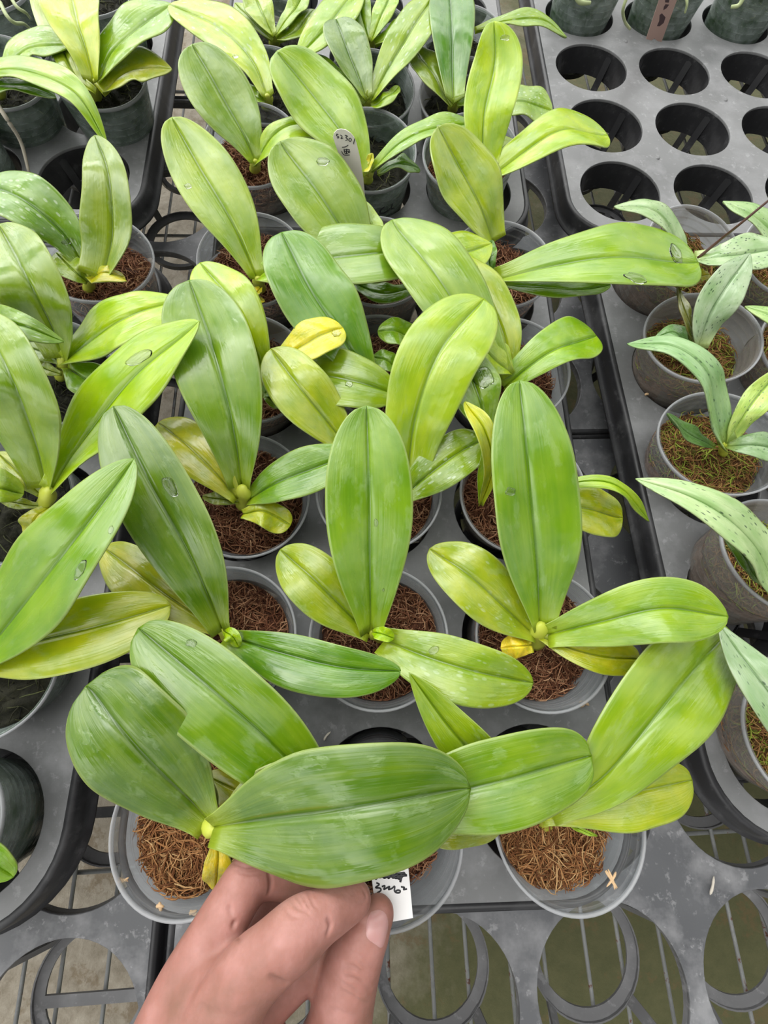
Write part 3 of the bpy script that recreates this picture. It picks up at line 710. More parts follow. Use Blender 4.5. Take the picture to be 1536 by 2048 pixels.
K = 'K'; potted(K, 'orchid with a dark rippled glossy leaf leaning left, above the bright yellow leaf', tM(0, 1), (758, 728), 38, 'clear', 'full', 1, group=GO)
leaf(K, [(738, 770, 44), (695, 690, 60), (620, 572, 76), (563, 464, 80)], 72, 74, .58, (92, 146, 46), p=2.5, q=2.1, wav=1.8)
leaf(K, [(850, 690, 44), (800, 662, 52), (755, 662, 50)], 30, 26, .6, (112, 158, 46))
leaf(K, [(805, 745, 42), (775, 722, 46), (745, 712, 44)], 20, 20, .5, (104, 150, 44))
stem(K, (752, 750), (740, 760), 4)

K = 'L'; potted(K, 'orchid with a spatula shaped leaf pointing right over the edge of the middle tray', tM(1, 1), (1030, 733), 38, 'clear', 'full', 2, group=GO)
leaf(K, [(1008, 775, 43), (1062, 730, 56), (1120, 693, 62), (1193, 671, 50)], 50, 40, .68, (128, 174, 34), p=2.8, q=2.2, base=.42)
leaf(K, [(1005, 760, 48), (945, 660, 66), (862, 535, 78), (784, 439, 74)], 66, 76, .55, (126, 166, 82), p=2.3, q=1.9)
leaf(K, [(1018, 750, 44), (1010, 670, 56), (970, 580, 62), (905, 510, 58)], 48, 42, .5, (150, 176, 62))
leaf(K, [(1024, 748, 50), (985, 712, 60), (935, 675, 64)], 20, 34, .4, (150, 184, 60), base=.1)
stem(K, (1018, 785), (1016, 758), 4)

K = 'O'; potted(K, 'orchid with one long plain leaf pointing to the upper left, beside the tray gap', tM(-1, 2), (502, 517), 38, 'clear', 'full', 0, group=GO)
leaf(K, [(514, 556, 44), (470, 455, 62), (400, 335, 77), (343, 234, 88)], 60, 64, .56, (140, 176, 62), p=2.3, q=1.9)
leaf(K, [(522, 575, 40), (505, 592, 44), (530, 602, 40)], 12, 12, .5, (196, 190, 60))
leaf(K, [(520, 560, 44), (535, 540, 54), (548, 520, 52)], 14, 12, .5, (150, 196, 40))
leaf(K, [(526, 555, 44), (622, 518, 62), (745, 506, 70), (864, 494, 58)], 58, 62, .52, (110, 152, 78), p=2.1, q=1.6, base=.3)
stem(K, (520, 578), (516, 556), 4)

K = 'P'; potted(K, 'orchid in the middle of the back row of the middle tray', tM(0, 2), (757, 520), 38, 'cloud', 'full', 1, group=GO)
leaf(K, [(738, 540, 44), (690, 465, 60), (628, 372, 74), (560, 282, 84)], 72, 78, .56, (124, 162, 76), p=2.4, q=2.0)
leaf(K, [(745, 530, 42), (745, 465, 54), (718, 398, 58)], 20, 24, .5, (140, 178, 70))
leaf(K, [(838, 572, 42), (775, 585, 46), (705, 566, 42)], 20, 16, .5, (96, 146, 30))
leaf(K, [(850, 545, 52), (905, 510, 60), (984, 487, 56)], 46, 44, .45, (156, 190, 42), base=.2, p=1.8, q=1.3)
stem(K, (745, 555), (742, 535), 4)

K = 'Q'; potted(K, 'orchid throwing one very long leaf to the right, its tip wet with puddled water', tM(1, 2), (1003, 525), 38, 'clear', 'full', 2, group=GO)
leaf(K, [(990, 560, 46), (1105, 530, 62), (1250, 513, 70), (1397, 524, 56)], 66, 60, .64, (126, 170, 60), p=2.4, q=2.0, base=.2)
leaf(K, [(995, 568, 42), (1080, 576, 48), (1150, 578, 48), (1222, 570, 42)], 16, 18, .5, (104, 152, 30))
leaf(K, [(987, 485, 46), (965, 420, 62), (925, 335, 76), (876, 252, 88)], 60, 62, .55, (138, 168, 44), p=2.3, q=1.8)
leaf(K, [(992, 560, 42), (978, 525, 50), (985, 480, 52)], 14, 14, .5, (84, 140, 20))
stem(K, (992, 578), (990, 560), 4)

# ------------------------------------------------------------------ top centre tray
GT2 = 'green orchids in clear pots in the top centre tray'
K = 'Ta'; potted(K, 'orchid behind the tray gap with a bluish green leaf and a folded lime leaf', tT(-1, 0), (503, 288), 38, 'clear', 'full', 0, group=GT2)
leaf(K, [(512, 325, 44), (483, 258, 58), (432, 170, 71), (384, 88, 82)], 62, 60, .56, (118, 158, 84), p=2.4, q=2.0)
leaf(K, [(510, 330, 42), (542, 272, 58), (595, 248, 62), (662, 262, 54)], 16, 30, .5, (150, 190, 30))
stem(K, (510, 338), (511, 322), 4)
K = 'Tb'; potted(K, 'orchid with the cream name tag in its pot', tT(0, 0), (738, 298), 38, 'algae', 'dark', 0, group=GT2)
leaf(K, [(725, 355, 44), (690, 275, 60), (622, 180, 74), (553, 102, 86)], 62, 66, .55, (138, 180, 66), p=2.5, q=2.1)
leaf(K, [(742, 342, 44), (800, 287, 60), (870, 252, 66), (955, 248, 58)], 22, 22, .55, (126, 172, 60), fleck=0.8)
leaf(K, [(755, 348, 42), (798, 325, 50), (840, 338, 42)], 13, 12, .6, (84, 136, 40))
leaf(K, [(733, 350, 42), (737, 330, 50), (745, 306, 54)], 9, 8, .5, (196, 200, 30))
stem(K, (735, 360), (737, 340), 4)
K = 'Tc'; potted(K, 'lime green orchid beside the empty tray of holes, one leaf up and one pointing right', tT(1, 0), (940, 303), 38, 'algae', 'full', 1, group=GT2)
leaf(K, [(965, 345, 45), (969, 230, 70), (990, 125, 85), (988, 42, 98)], 46, 58, .55, (166, 204, 64), p=2.6, q=2.0, base=.4, fold=.2)
leaf(K, [(972, 360, 44), (1050, 302, 60), (1130, 258, 68), (1216, 270, 56)], 40, 38, .55, (164, 200, 54), p=2.1, q=1.7, base=.35, fleck=0.35)
leaf(K, [(968, 350, 43), (1000, 300, 52), (1030, 280, 50)], 22, 22, .5, (150, 186, 50))
stem(K, (964, 365), (967, 345), 4)
K = 'Td'; potted(K, 'orchid with a long drooping lime leaf with water marks, in the top centre tray', tT(-1, 1), (532, 168), 38, 'algae', 'dark', 0, group=GT2)
leaf(K, [(536, 197, 44), (505, 122, 64), (430, 45, 78), (338, 8, 78)], 44, 42, .5, (162, 196, 52), p=2.1, q=1.6, base=.3, fleck=0.8)
leaf(K, [(530, 205, 42), (510, 190, 46), (488, 165, 46)], 12, 12, .5, (120, 160, 44))
stem(K, (534, 212), (535, 192), 4.4)
K = 'Te'; potted(K, 'orchid with a dark silvery leaf beside a white spotted leaf, directly behind the cream tag', tT(0, 1), (740, 174), 38, 'algae', 'dark', 0, group=GT2)
leaf(K, [(733, 200, 46), (715, 145, 64), (692, 90, 78), (672, 38, 82)], 38, 42, .58, (96, 136, 82), p=2.4, q=2, fold=.3)
leaf(K, [(742, 200, 46), (778, 130, 66), (822, 60, 80), (875, -20, 80)], 36, 40, .55, (134, 172, 60), p=2.2, q=1.8, base=.3, fleck=0.8)
leaf(K, [(742, 214, 42), (770, 198, 50), (798, 172, 52)], 12, 14, .5, (136, 176, 60))
leaf(K, [(728, 208, 43), (682, 162, 52), (632, 108, 56)], 18, 18, .5, (88, 130, 40))
stem(K, (735, 218), (737, 196), 4.4)
K = 'Tf'; potted(K, 'orchid with a plain dark upright leaf near the top, behind the lime orchid', tT(1, 1), (928, 188), 38, 'cloud', 'dark', 0, group=GT2)
leaf(K, [(907, 205, 46), (905, 135, 66), (904, 55, 84), (900, -40, 84)], 45, 46, .6, (72, 130, 10), p=2.3, q=1.8, base=.4)
leaf(K, [(902, 213, 43), (868, 150, 56), (825, 88, 60)], 28, 28, .5, (118, 148, 72))
leaf(K, [(915, 212, 42), (960, 185, 50), (1010, 170, 54)], 20, 22, .5, (110, 158, 50))
leaf(K, [(990, 215, 42), (1050, 200, 54), (1105, 222, 46)], 30, 36, .5, (124, 164, 76), p=2.6, q=2, fleck=0.8)
stem(K, (905, 218), (906, 200), 4)
K = 'Tg'; potted(K, 'orchid at the top edge with a bright yellow stem above its clear pot rim', tT(-1, 2), (545, 62), 38, 'algae', 'dark', 0, group=GT2)
leaf(K, [(547, 72, 46), (527, 30, 60), (505, -25, 70)], 30, 26, .6, (150, 184, 84))
leaf(K, [(551, 72, 46), (580, 28, 60), (612, -20, 66)], 17, 20, .6, (138, 178, 60))
leaf(K, [(556, 82, 43), (592, 58, 52), (628, 18, 54)], 20, 24, .5, (116, 148, 62))
leaf(K, [(545, 80, 43), (505, 42, 50), (470, 5, 54)], 14, 15, .5, (136, 170, 50))
stem(K, (549, 86), (549, 66), 4.6)
K = 'Th'; potted(K, 'orchid at the top edge half hidden by two spotted leaves', tT(0, 2), (745, 74), 38, 'algae', 'dark', 0, group=GT2)
leaf(K, [(742, 82, 46), (762, 32, 62), (785, -25, 70)], 22, 24, .6, (148, 190, 72))
leaf(K, [(738, 82, 45), (722, 20, 62), (715, -30, 66)], 20, 22, .6, (130, 176, 50))
leaf(K, [(750, 90, 43), (790, 62, 54), (850, 5, 60)], 18, 18, .5, (140, 184, 50))
leaf(K, [(725, -50, 60), (665, 40, 72), (596, 112, 62)], 38, 38, .55, (146, 188, 44), p=1.9, q=1.5, fleck=0.8)
stem(K, (738, 96), (741, 76), 4.6)
K = 'Ti'; potted(K, 'orchid at the top edge with a thin arching leaf crossing towards the empty holes', tT(1, 2), (930, 78), 38, 'algae', 'dark', 0, group=GT2)
leaf(K, [(950, 62, 46), (1015, 38, 58), (1080, 38, 60), (1134, 74, 44)], 14, 15, .5, (126, 166, 50), p=1.7, q=1.2, fleck=0.8)
leaf(K, [(930, 80, 44), (925, 40, 55), (915, 0, 60)], 20, 20, .5, (120, 160, 50))
stem(K, (935, 92), (938, 74), 4)

# ------------------------------------------------------------------ upper left tray
GL = 'orchids in dark green stained pots at the left'
K = 'U1'; potted(K, 'bright lime orchid in the upper left corner with white flecked leaf to its right', tTL(0, 1), (193, 142), 38, 'algae', 'dark', 0, group=GL)
leaf(K, [(188, 165, 45), (172, 100, 68), (150, 30, 86), (135, -50, 88)], 62, 56, .62, (178, 204, 48), p=2.3, q=1.9, fold=.25)
leaf(K, [(196, 168, 44), (220, 110, 62), (272, 52, 74), (345, 8, 74)], 44, 42, .58, (130, 176, 44), p=2.0, q=1.6, base=.35, fleck=0.8)
leaf(K, [(205, 188, 42), (262, 135, 52), (344, 138, 46)], 36, 32, .5, (160, 176, 92), p=1.8, q=1.3, base=.3)
leaf(K, [(180, 168, 42), (140, 128, 50), (112, 96, 52)], 26, 22, .5, (110, 160, 40))
leaf(K, [(190, 185, 44), (150, 150, 50), (110, 60, 58), (70, -40, 60)], 30, 26, .5, (150, 176, 92))
stem(K, (192, 195), (190, 160), 4.4)
K = 'U2'; potted(K, 'orchid cut off by the left edge, its leaf hanging before the lime orchid pot', tTL(-1, 1), (-10, 142), 38, 'algae', 'dark', 0, group=GL)
leaf(K, [(-60, 150, 52), (50, 138, 72), (150, 185, 72), (214, 288, 40)], 28, 26, .5, (142, 186, 40), p=1.9, q=1.4)
leaf(K, [(10, 150, 46), (60, 92, 62), (141, 90, 60)], 34, 26, .5, (136, 180, 40), p=2.2, q=1.5, fleck=0.8)
leaf(K, [(-50, 185, 46), (40, 168, 56), (112, 194, 46)], 14, 16, .5, (84, 136, 24))
stem(K, (0, 190), (0, 155), 4)
potted('U3', 'dark stained pot at the left edge below the root, beside the empty hole', tTL(-1, 0), None, 36, 'algae', 'dark', 0, group=GL)
potted('U4', 'dark stained pot at the left edge under the thin curling roots', tTL(-1, 2), None, 36, 'algae', 'dark', 0, group=GL)
potted('U5', 'stained pot behind the bright lime orchid, upper left', tTL(0, 2), None, 36, 'algae', 'dark', 0, group=GL)
def root_(key, pts, r, mat, label=None):
    mb = MB(); P_ = catmull([at(x, y, z) for x, y, z in pts], 22); mb.tube(P_, [r * (1 - .35 * i / 21) for i in range(22)], 8)
    return mb.build('aerial_root', mat, plants[key])
root_('U4', [(0, 5, 52), (14, 32, 50), (30, 46, 46), (48, 48, 42), (60, 58, 36)], 1.6, M_ROOT)
root_('U4', [(20, -8, 52), (34, 14, 50), (52, 26, 46), (60, 36, 40)], 1.5, M_ROOT)
root_('U2', [(-8, 205, 44), (15, 240, 36), (42, 285, 20), (58, 345, 4)], 1.8, M_ROOTW)

# ------------------------------------------------------------------ lower left tray
K = 'V1'; potted(K, 'orchid at left below the empty hole with one leaf standing straight up', tL(0, 4), (188, 512), 40, 'clear', 'full', 2, group=GL)
leaf(K, [(205, 560, 46), (222, 455, 62), (216, 345, 76), (189, 270, 76)], 56, 42, .35, (120, 152, 40), p=2.0, q=1.6, base=.55, fold=.2)
leaf(K, [(168, 532, 45), (122, 462, 62), (52, 402, 74), (-30, 365, 74)], 52, 56, .55, (100, 150, 36), p=2.3, q=1.9, fleck=0.8)
leaf(K, [(175, 565, 42), (145, 538, 50), (112, 505, 50)], 26, 26, .5, (130, 162, 56))
leaf(K, [(178, 553, 44), (212, 546, 52), (249, 552, 46)], 14, 18, .65, (184, 186, 50), p=3, q=2.2)
stem(K, (178, 575), (180, 545), 4.2)
K = 'V2'; potted(K, 'orchid at the left with black medium below its stem and a lime leaf pointing right', tL(0, 3), (95, 742), 38, 'algae', 'dark', 0, group=GL)
leaf(K, [(126, 716, 46), (96, 640, 66), (48, 545, 84), (-5, 448, 84)], 78, 66, .56, (122, 158, 74), p=2.4, q=2.0)
leaf(K, [(130, 722, 46), (200, 662, 62), (275, 625, 70), (360, 598, 64)], 44, 50, .55, (158, 198, 34), p=2.2, q=1.7)
leaf(K, [(-70, 645, 66), (30, 648, 90), (128, 683, 80)], 30, 40, .5, (112, 156, 48), p=2.0, q=1.4, fleck=0.8)
leaf(K, [(135, 735, 43), (185, 765, 50), (248, 780, 48)], 42, 36, .5, (106, 154, 38))
leaf(K, [(126, 728, 42), (92, 706, 46), (50, 690, 46)], 20, 20, .5, (104, 136, 48))
leaf(K, [(122, 748, 41), (96, 740, 43), (66, 722, 42)], 14, 14, .5, (130, 154, 60))
stem(K, (122, 750), (128, 716), 4.4)
K = 'V3'; potted(K, 'orchid at the left with a long wavy lime leaf rising from a yellow stem', tL(0, 2), (0, 1000), 38, 'algae', 'dark', 0, group=GL)
leaf(K, [(102, 980, 50), (168, 868, 62), (272, 752, 78), (398, 642, 96)], 62, 64, .58, (150, 192, 30), p=1.9, q=1.5, wav=1.8)
leaf(K, [(92, 975, 48), (62, 860, 72), (14, 742, 92), (-50, 625, 92)], 88, 72, .55, (118, 156, 64), p=2.4, q=2.0)
leaf(K, [(82, 990, 44), (40, 950, 52), (-5, 905, 52)], 26, 26, .5, (150, 170, 84))
leaf(K, [(-70, 985, 56), (-10, 975, 64), (48, 988, 54)], 42, 34, .5, (136, 170, 70))
leaf(K, [(96, 1015, 42), (68, 1040, 46), (60, 1080, 40)], 26, 24, .6, (168, 180, 60), p=2.6, q=2)
leaf(K, [(82, 1012, 42), (45, 1008, 44), (0, 1000, 44)], 12, 12, .5, (140, 160, 70))
stem(K, (86, 1018), (100, 978), 5, 34, 52)
K = 'V4'; potted(K, 'orchid cut off by the left edge with a broad striped leaf above a yellow one', tL(0, 1), (-50, 1335), 38, 'algae', 'dark', 0, group=GL)
leaf(K, [(-60, 1335, 52), (50, 1205, 78), (155, 1065, 98), (268, 917, 100)], 86, 82, .54, (112, 158, 44), p=1.9, q=1.5)
leaf(K, [(-60, 1325, 46), (70, 1282, 60), (200, 1250, 66), (342, 1210, 58)], 64, 78, .55, (158, 178, 50), p=2.4, q=1.9)
stem(K, (-60, 1345), (-58, 1325), 4.4)
K = 'V5'; potted(K, 'dark green stained pot at the bottom left edge with one leaf tip showing', tL(0, 0), (-185, 1690), 38, 'algae', 'dark', 0, group=GL)
leaf(K, [(-120, 1680, 44), (-50, 1700, 50), (27, 1755, 40)], 40, 44, .6, (118, 168, 40))
stem(K, (-128, 1690), (-118, 1680), 4)

# ------------------------------------------------------------------ right tray, silvery speckled orchids
GS = 'silvery speckled orchids in the right tray'
sp_ = dict(silver=True, p=1.7, q=1.15)
K = 'R1'; potted(K, 'speckled orchid with one pointed leaf standing upright over its wide open clouded pot', tR(0, 3), (1405, 672), 38, 'cloud', 'green', 0, group=GS)
leaf(K, [(1396, 696, 45), (1420, 632, 62), (1458, 568, 74), (1501, 506, 76)], 40, 40, .5, (126, 150, 108), **sp_)
leaf(K, [(1392, 694, 44), (1374, 632, 58), (1356, 568, 62)], 9, 9, .5, (84, 88, 30), **sp_)
leaf(K, [(1388, 694, 43), (1352, 664, 50), (1308, 676, 46)], 15, 17, .5, (100, 140, 76), **sp_)
stem(K, (1394, 712), (1395, 690), 3.2, mat=simple('dark_stem', (.10, .16, .04, 1), .4))
K = 'R2'; potted(K, 'speckled orchid with a long leaf arching back over the pot behind it', tR(0, 2), (1443, 882), 38, 'clear', 'green', 1, group=GS)
leaf(K, [(1445, 890, 45), (1432, 800, 70), (1412, 740, 82), (1345, 692, 82), (1254, 687, 66)], 27, 29, .5, (112, 146, 90), base=.4, **sp_)
leaf(K, [(1455, 886, 44), (1495, 820, 62), (1570, 730, 72)], 26, 32, .6, (142, 168, 76), **sp_)
leaf(K, [(1452, 892, 43), (1510, 890, 52), (1600, 905, 50)], 28, 30, .5, (104, 134, 84), **sp_)
leaf(K, [(1430, 895, 42), (1388, 872, 50), (1336, 826, 56)], 12, 14, .5, (84, 120, 60), **sp_)
stem(K, (1446, 905), (1446, 885), 3)
K = 'R3'; potted(K, 'speckled orchid with a big spotted leaf hanging left across the tray edge', tR(0, 1), (1574, 1110), 38, 'cloud', 'green', 2, group=GS)
leaf(K, [(1552, 1190, 46), (1525, 1105, 66), (1456, 1036, 76), (1370, 988, 76), (1271, 957, 66)], 40, 40, .5, (136, 162, 104), base=.4, **sp_)
leaf(K, [(1525, 1170, 43), (1485, 1112, 54), (1445, 1065, 56)], 16, 18, .5, (60, 90, 20), **sp_)
stem(K, (1552, 1205), (1552, 1185), 3)
K = 'R4'; potted(K, 'speckled orchid in the front corner of the right tray', tR(0, 0), (1645, 1480), 38, 'cloud', 'green', 0, group=GS)
leaf(K, [(1660, 1520, 46), (1590, 1450, 62), (1515, 1350, 66), (1436, 1245, 56)], 52, 46, .5, (118, 142, 100), **sp_)
stem(K, (1662, 1535), (1660, 1518), 3)
K = 'R5'; potted(K, 'speckled orchid behind the others with a thin dark flower spike', tR(0, 4), (1388, 500), 38, 'cloud', 'green', 1, group=GS)
leaf(K, [(1370, 525, 44), (1340, 450, 60), (1292, 416, 64), (1228, 412, 54)], 20, 22, .5, (126, 152, 100), **sp_)
leaf(K, [(1385, 522, 44), (1460, 508, 58), (1580, 495, 60)], 34, 36, .6, (134, 160, 110), **sp_)
leaf(K, [(1380, 545, 42), (1400, 548, 44), (1424, 552, 40)], 8, 8, .5, (190, 190, 50))
root_(K, [(1396, 516, 46), (1440, 480, 60), (1480, 448, 76), (1560, 382, 96)], 1.1, M_SPIKE)
for ch in plants[K].children:
    if ch.name.startswith('aerial_root'): ch.name = 'flower_spike'
K = 'R6'; potted(K, 'speckled orchid at the right edge below the empty holes, its leaf tip pointing left', tR(1, 4), (1590, 505), 38, 'cloud', 'green', 2, group=GS)
leaf(K, [(1600, 520, 46), (1525, 440, 60), (1446, 402, 56)], 24, 28, .5, (120, 150, 90), **sp_)
K = 'R7'; potted(K, 'speckled orchid cut off by the right edge beside the upright pointed leaf', tR(1, 3), (1640, 690), 38, 'cloud', 'green', 0, group=GS)
leaf(K, [(1640, 690, 46), (1560, 640, 56), (1490, 612, 52)], 22, 24, .5, (128, 160, 84), **sp_)
potted('R8', 'clouded pot cut off by the right edge near the leaf with a small hole', tR(1, 2), (1700, 905), 38, 'cloud', 'green', 1, group=GS)

# ------------------------------------------------------------------ stained pots in the top right tray
GP = 'green stained pots at the top right edge'
for i, lb in enumerate(('green stained pot at the top edge, leftmost of the row above the empty holes', 'green stained pot at the top edge behind the pink tag', 'green stained pot at the top edge, right of the one with the pink tag', 'green stained pot at the top right corner of the photo')):
    K = 'S%d' % i; potted(K, lb, tTR(i, 3), None, 36, 'algae', 'dark', 0, group=GP)
root_('S1', [(1256, -12, 36), (1246, 20, 26), (1250, 44, 14), (1260, 58, 4)], 1.7, M_ROOT)
root_('S1', [(1372, -10, 40), (1374, 8, 36), (1370, 26, 30)], 1.4, M_ROOT)
root_('S2', [(1490, -12, 44), (1478, 10, 38), (1462, 14, 36)], 2.2, M_ROOT)
root_('S0', [(1150, -14, 44), (1160, 4, 40), (1180, 6, 38)], 2.4, M_ROOT)

# ------------------------------------------------------------------ water lying on the leaves
_bv = [(o, BVHTree.FromPolygons(v, f)) for o, v, f in LEAVES]
def ray(px, py): 
    d = (at(px, py, 0) - CAM).normalized(); return d
def hit(px, py, trees=None):
    best = None
    for o, b in (trees or _bv):
        r = b.ray_cast(CAM, ray(px, py))
        if r[0] is not None and (best is None or r[3] < best[3]): best = (o, r[0], r[1], r[3])
    return best
def drop(px, py, rx, ry, ang=0, hmax=.9, seed=1):
    h0 = hit(px, py)
    if h0 is None: return
    hmax = min(hmax, .26 * min(rx, ry) * h0[3] / FPX)
    tr = [(o, b) for o, b in _bv if o is h0[0]]
    mb = MB(); nr, na = 7, 26; top = []; bot = []
    for i in range(nr + 1):
        for a in range(na):
            an = 2 * math.pi * a / na; q = i / nr
            wob = 1 + .28 * noise.noise(Vector((math.cos(an) * 1.4, math.sin(an) * 1.4, seed * 7.3))) * q
            x, y = rx * q * wob * math.cos(an), ry * q * wob * math.sin(an)
            c, s = math.cos(math.radians(ang)), math.sin(math.radians(ang))
            h = hit(px + x * c - y * s, py + x * s + y * c, tr)
            if h is None: return
            n_ = h0[2] if h0[2].z > 0 else -h0[2]
            top.append(h[1] + n_ * (.08 + hmax * (max(0, 1 - q ** 3)) ** .6)); bot.append(h[1] + n_ * .03)
    F = []
    for i in range(nr):
        for a in range(na):
            a2 = (a + 1) % na; F.append((i * na + a, i * na + a2, (i + 1) * na + a2, (i + 1) * na + a))
    m_ = len(top); F2 = [(m_ + q[3], m_ + q[2], m_ + q[1], m_ + q[0]) for q in F]
    e = nr * na; F3 = [(e + a, e + (a + 1) % na, m_ + e + (a + 1) % na, m_ + e + a) for a in range(na)]
    o = mesh_obj('water_drop', top + bot, F + F2 + F3, M_WATER, None)
    o.parent = h0[0]; o.matrix_parent_inverse = h0[0].matrix_parent_inverse.inverted() @ Matrix.Identity(4) if False else Matrix.Identity(4)
    o.matrix_parent_inverse = (h0[0].parent.matrix_basis @ h0[0].matrix_parent_inverse).inverted()
for q, a in enumerate([(340, 974, 22, 13, 60, .9), (376, 372, 7, 5, 0, .7), (645, 323, 14, 8, 0, .7), (776, 478, 18, 9, 20, .6), (968, 756, 24, 20, 30, 1.0), (990, 857, 9, 8, 0, .7),
                       (1021, 983, 10, 9, 0, .8), (698, 768, 8, 6, 0, .7), (752, 1046, 5, 8, 0, .8), (767, 1180, 3, 3, 0, .5), (673, 666, 9, 8, 0, .9), (1352, 508, 22, 11, 70, .7), (1272, 556, 24, 9, 20, .6),
                       (136, 482, 14, 6, -15, .8), (278, 716, 30, 11, -25, .4), (383, 1286, 11, 8, 0, .5), (471, 113, 6, 4, 0, .7), (415, 575, 12, 22, -20, .6), (868, 1300, 8, 12, 60, .5), (636, 1388, 9, 5, 0, .5),
                       (1118, 118, 7, 3, 0, .5), (1010, 75, 10, 6, 0, .6), (222, 1060, 5, 9, 20, .4), (160, 1140, 9, 22, 25, .3), (1055, 148, 4, 3, 0, .4)]):
    drop(*a, seed=q + 1)

# ------------------------------------------------------------------ tags with handwriting
def plane_of(A, B, Cc):
    n_ = (B - A).cross(Cc - A).normalized(); return A, n_
def onp(pl, px, py, off=0.0):
    d = ray(px, py); A, n_ = pl; t = (A - CAM).dot(n_) / d.dot(n_); p = CAM + d * t
    return p + (n_ if n_.dot(CAM - A) > 0 else -n_) * off
def slab(name, px_pts, pl, mat, parent=None, th=.35, off=0):
    top = [onp(pl, x, y, off) for x, y in px_pts]; n_ = pl[1] if pl[1].dot(CAM - pl[0]) > 0 else -pl[1]
    bot = [p - n_ * th for p in top]; k = len(top)
    F = [tuple(range(k)), tuple(range(2 * k - 1, k - 1, -1))] + [(i, k + i, k + (i + 1) % k, (i + 1) % k) for i in range(k)]
    return mesh_obj(name, top + bot, F, mat, parent, smooth=False)
def strokes(lines, pl, r, f, parent):
    mb = MB()
    for ln in lines:
        P_ = [onp(pl, *f(x, y), .05) for x, y in ln]
        mb.tube(catmull(P_, max(6, len(P_) * 4)), r, 6, flat=.45)
    o = mb.build('handwriting', M_INK, None); o.parent = parent; return o
A_, B_, C_ = at(730, 1650, 49), at(808, 1640, 49), at(826, 1836, 60)
pl = plane_of(A_, B_, C_)
t = slab('name_tag', [(730, 1650), (808, 1640), (826, 1836), (755, 1849)], pl, M_TAG)
tag(t, 'white plastic tag pinched between thumb and finger, handwritten 32282 below a scribbled line', 'tag')
f = lambda x, y: (640 + x / 6.98, 1720 + y / 6.98)
strokes([[(785, 318), (828, 342), (775, 385), (835, 392), (850, 425), (797, 462)], [(862, 372), (905, 360), (892, 410), (935, 388)], [(935, 388), (972, 372), (958, 412), (1005, 398)],
         [(1005, 398), (1042, 368), (1040, 430), (1070, 458), (1112, 455), (1118, 430), (1085, 422), (1052, 440)], [(1130, 375), (1178, 385), (1165, 412), (1215, 405)]], pl, .34, f, t)
strokes([[(738, 240), (775, 215), (780, 265), (825, 215), (835, 245), (880, 195), (895, 250), (940, 215), (960, 255), (1000, 180), (1020, 250), (1075, 205), (1100, 265), (1150, 175), (1120, 310)],
         [(820, 235), (1000, 230), (1215, 215)], [(985, 165), (1050, 250), (1110, 235)], [(1050, 200), (1185, 190), (1100, 270)], [(900, 250), (1010, 205), (1120, 250)], [(1085, 120), (1070, 158)]], pl, .5, f, t)

A_, B_, C_ = at(668, 270, 84), at(705, 270, 84), at(725, 400, 46)
pl = plane_of(A_, B_, C_)
out = [(666, 275), (668, 266), (674, 260), (682, 258), (692, 260), (701, 266), (708, 274), (713, 286), (720, 315), (727, 360), (730, 392), (722, 402), (712, 385), (692, 345), (676, 305)]
t = slab('name_tag', out, pl, M_TAGC, th=.6); tag(t, 'cream round topped tag handwritten 52301 standing against a pot at top centre', 'tag')
f = lambda x, y: (650 + x / 9.035, 240 + y / 9.035)
strokes([[(210, 248), (240, 262)], [(212, 250), (212, 285), (245, 298), (240, 322), (214, 316)], [(275, 268), (308, 292), (288, 332), (328, 325)], [(358, 272), (405, 290), (375, 318), (412, 345), (368, 372)],
         [(432, 342), (455, 325), (478, 352), (458, 384), (430, 368), (432, 342)], [(535, 335), (513, 432)], [(308, 490), (370, 482), (418, 450)],
         [(345, 522), (362, 602), (412, 600)], [(360, 535), (440, 532), (420, 592)], [(350, 565), (428, 560)], [(388, 520), (386, 605)], [(300, 560), (345, 628), (445, 630)], [(430, 590), (455, 570)]], pl, .42, f, t)

A_, B_, C_ = at(1318, 0, 40), at(1354, 0, 40), at(1323, 84, 3)
pl = plane_of(A_, B_, C_)
t = slab('name_tag', [(1336, -55), (1372, -55), (1354, 0), (1323, 84), (1315, 82), (1309, 77), (1302, 81), (1292, 78), (1318, 0)], pl, M_TAGP, th=.6); tag(t, 'faded pink tag with smudged ink leaning on a stained pot at the top edge', 'tag')
f = lambda x, y: (1260 + x / 10.97, y / 10.97)
for pg in ([(700, 290), (780, 380), (740, 500), (650, 575), (590, 572), (640, 460), (650, 330)], [(780, 90), (860, 100), (800, 180), (730, 222), (742, 150)], [(775, -60), (880, -60), (850, 55), (770, 50)]):
    m_ = slab('ink_mark', [f(*p) for p in pg], pl, simple('faded_ink', (.11, .07, .075, 1), .6), None, th=.1, off=.12); m_.parent = t

# pen marks on the pot behind the cream tag
def pot_bvh(key):
    r = plants[key]; p = [c for c in r.children if c.name.startswith('pot')][0]; M_ = Matrix.Translation(r.location) @ p.matrix_local
    return p, BVHTree.FromPolygons([tuple((M_ @ v.co) / MM) for v in p.data.vertices], [tuple(q.vertices) for q in p.data.polygons])
pw, pb_ = pot_bvh('Tb')
f = lambda x, y: (650 + x / 9.035, 240 + y / 9.035)
mb = MB()
for ln in ([(1060, 1285), (990, 1350), (985, 1420), (1070, 1425), (1165, 1340)], [(1205, 1240), (1185, 1350), (1225, 1360)]):
    P_ = [hit(*f(x, y), [(None, pb_)]) for x, y in ln]
    if all(P_): mb.tube(catmull([h[1] + (CAM - h[1]).normalized() * .4 for h in P_], 16), .45, 6)
if mb.v:
    o = mb.build('handwriting', M_INK, None); o.parent = pw; o.matrix_parent_inverse = (Matrix.Translation(plants['Tb'].location) @ pw.matrix_local).inverted()

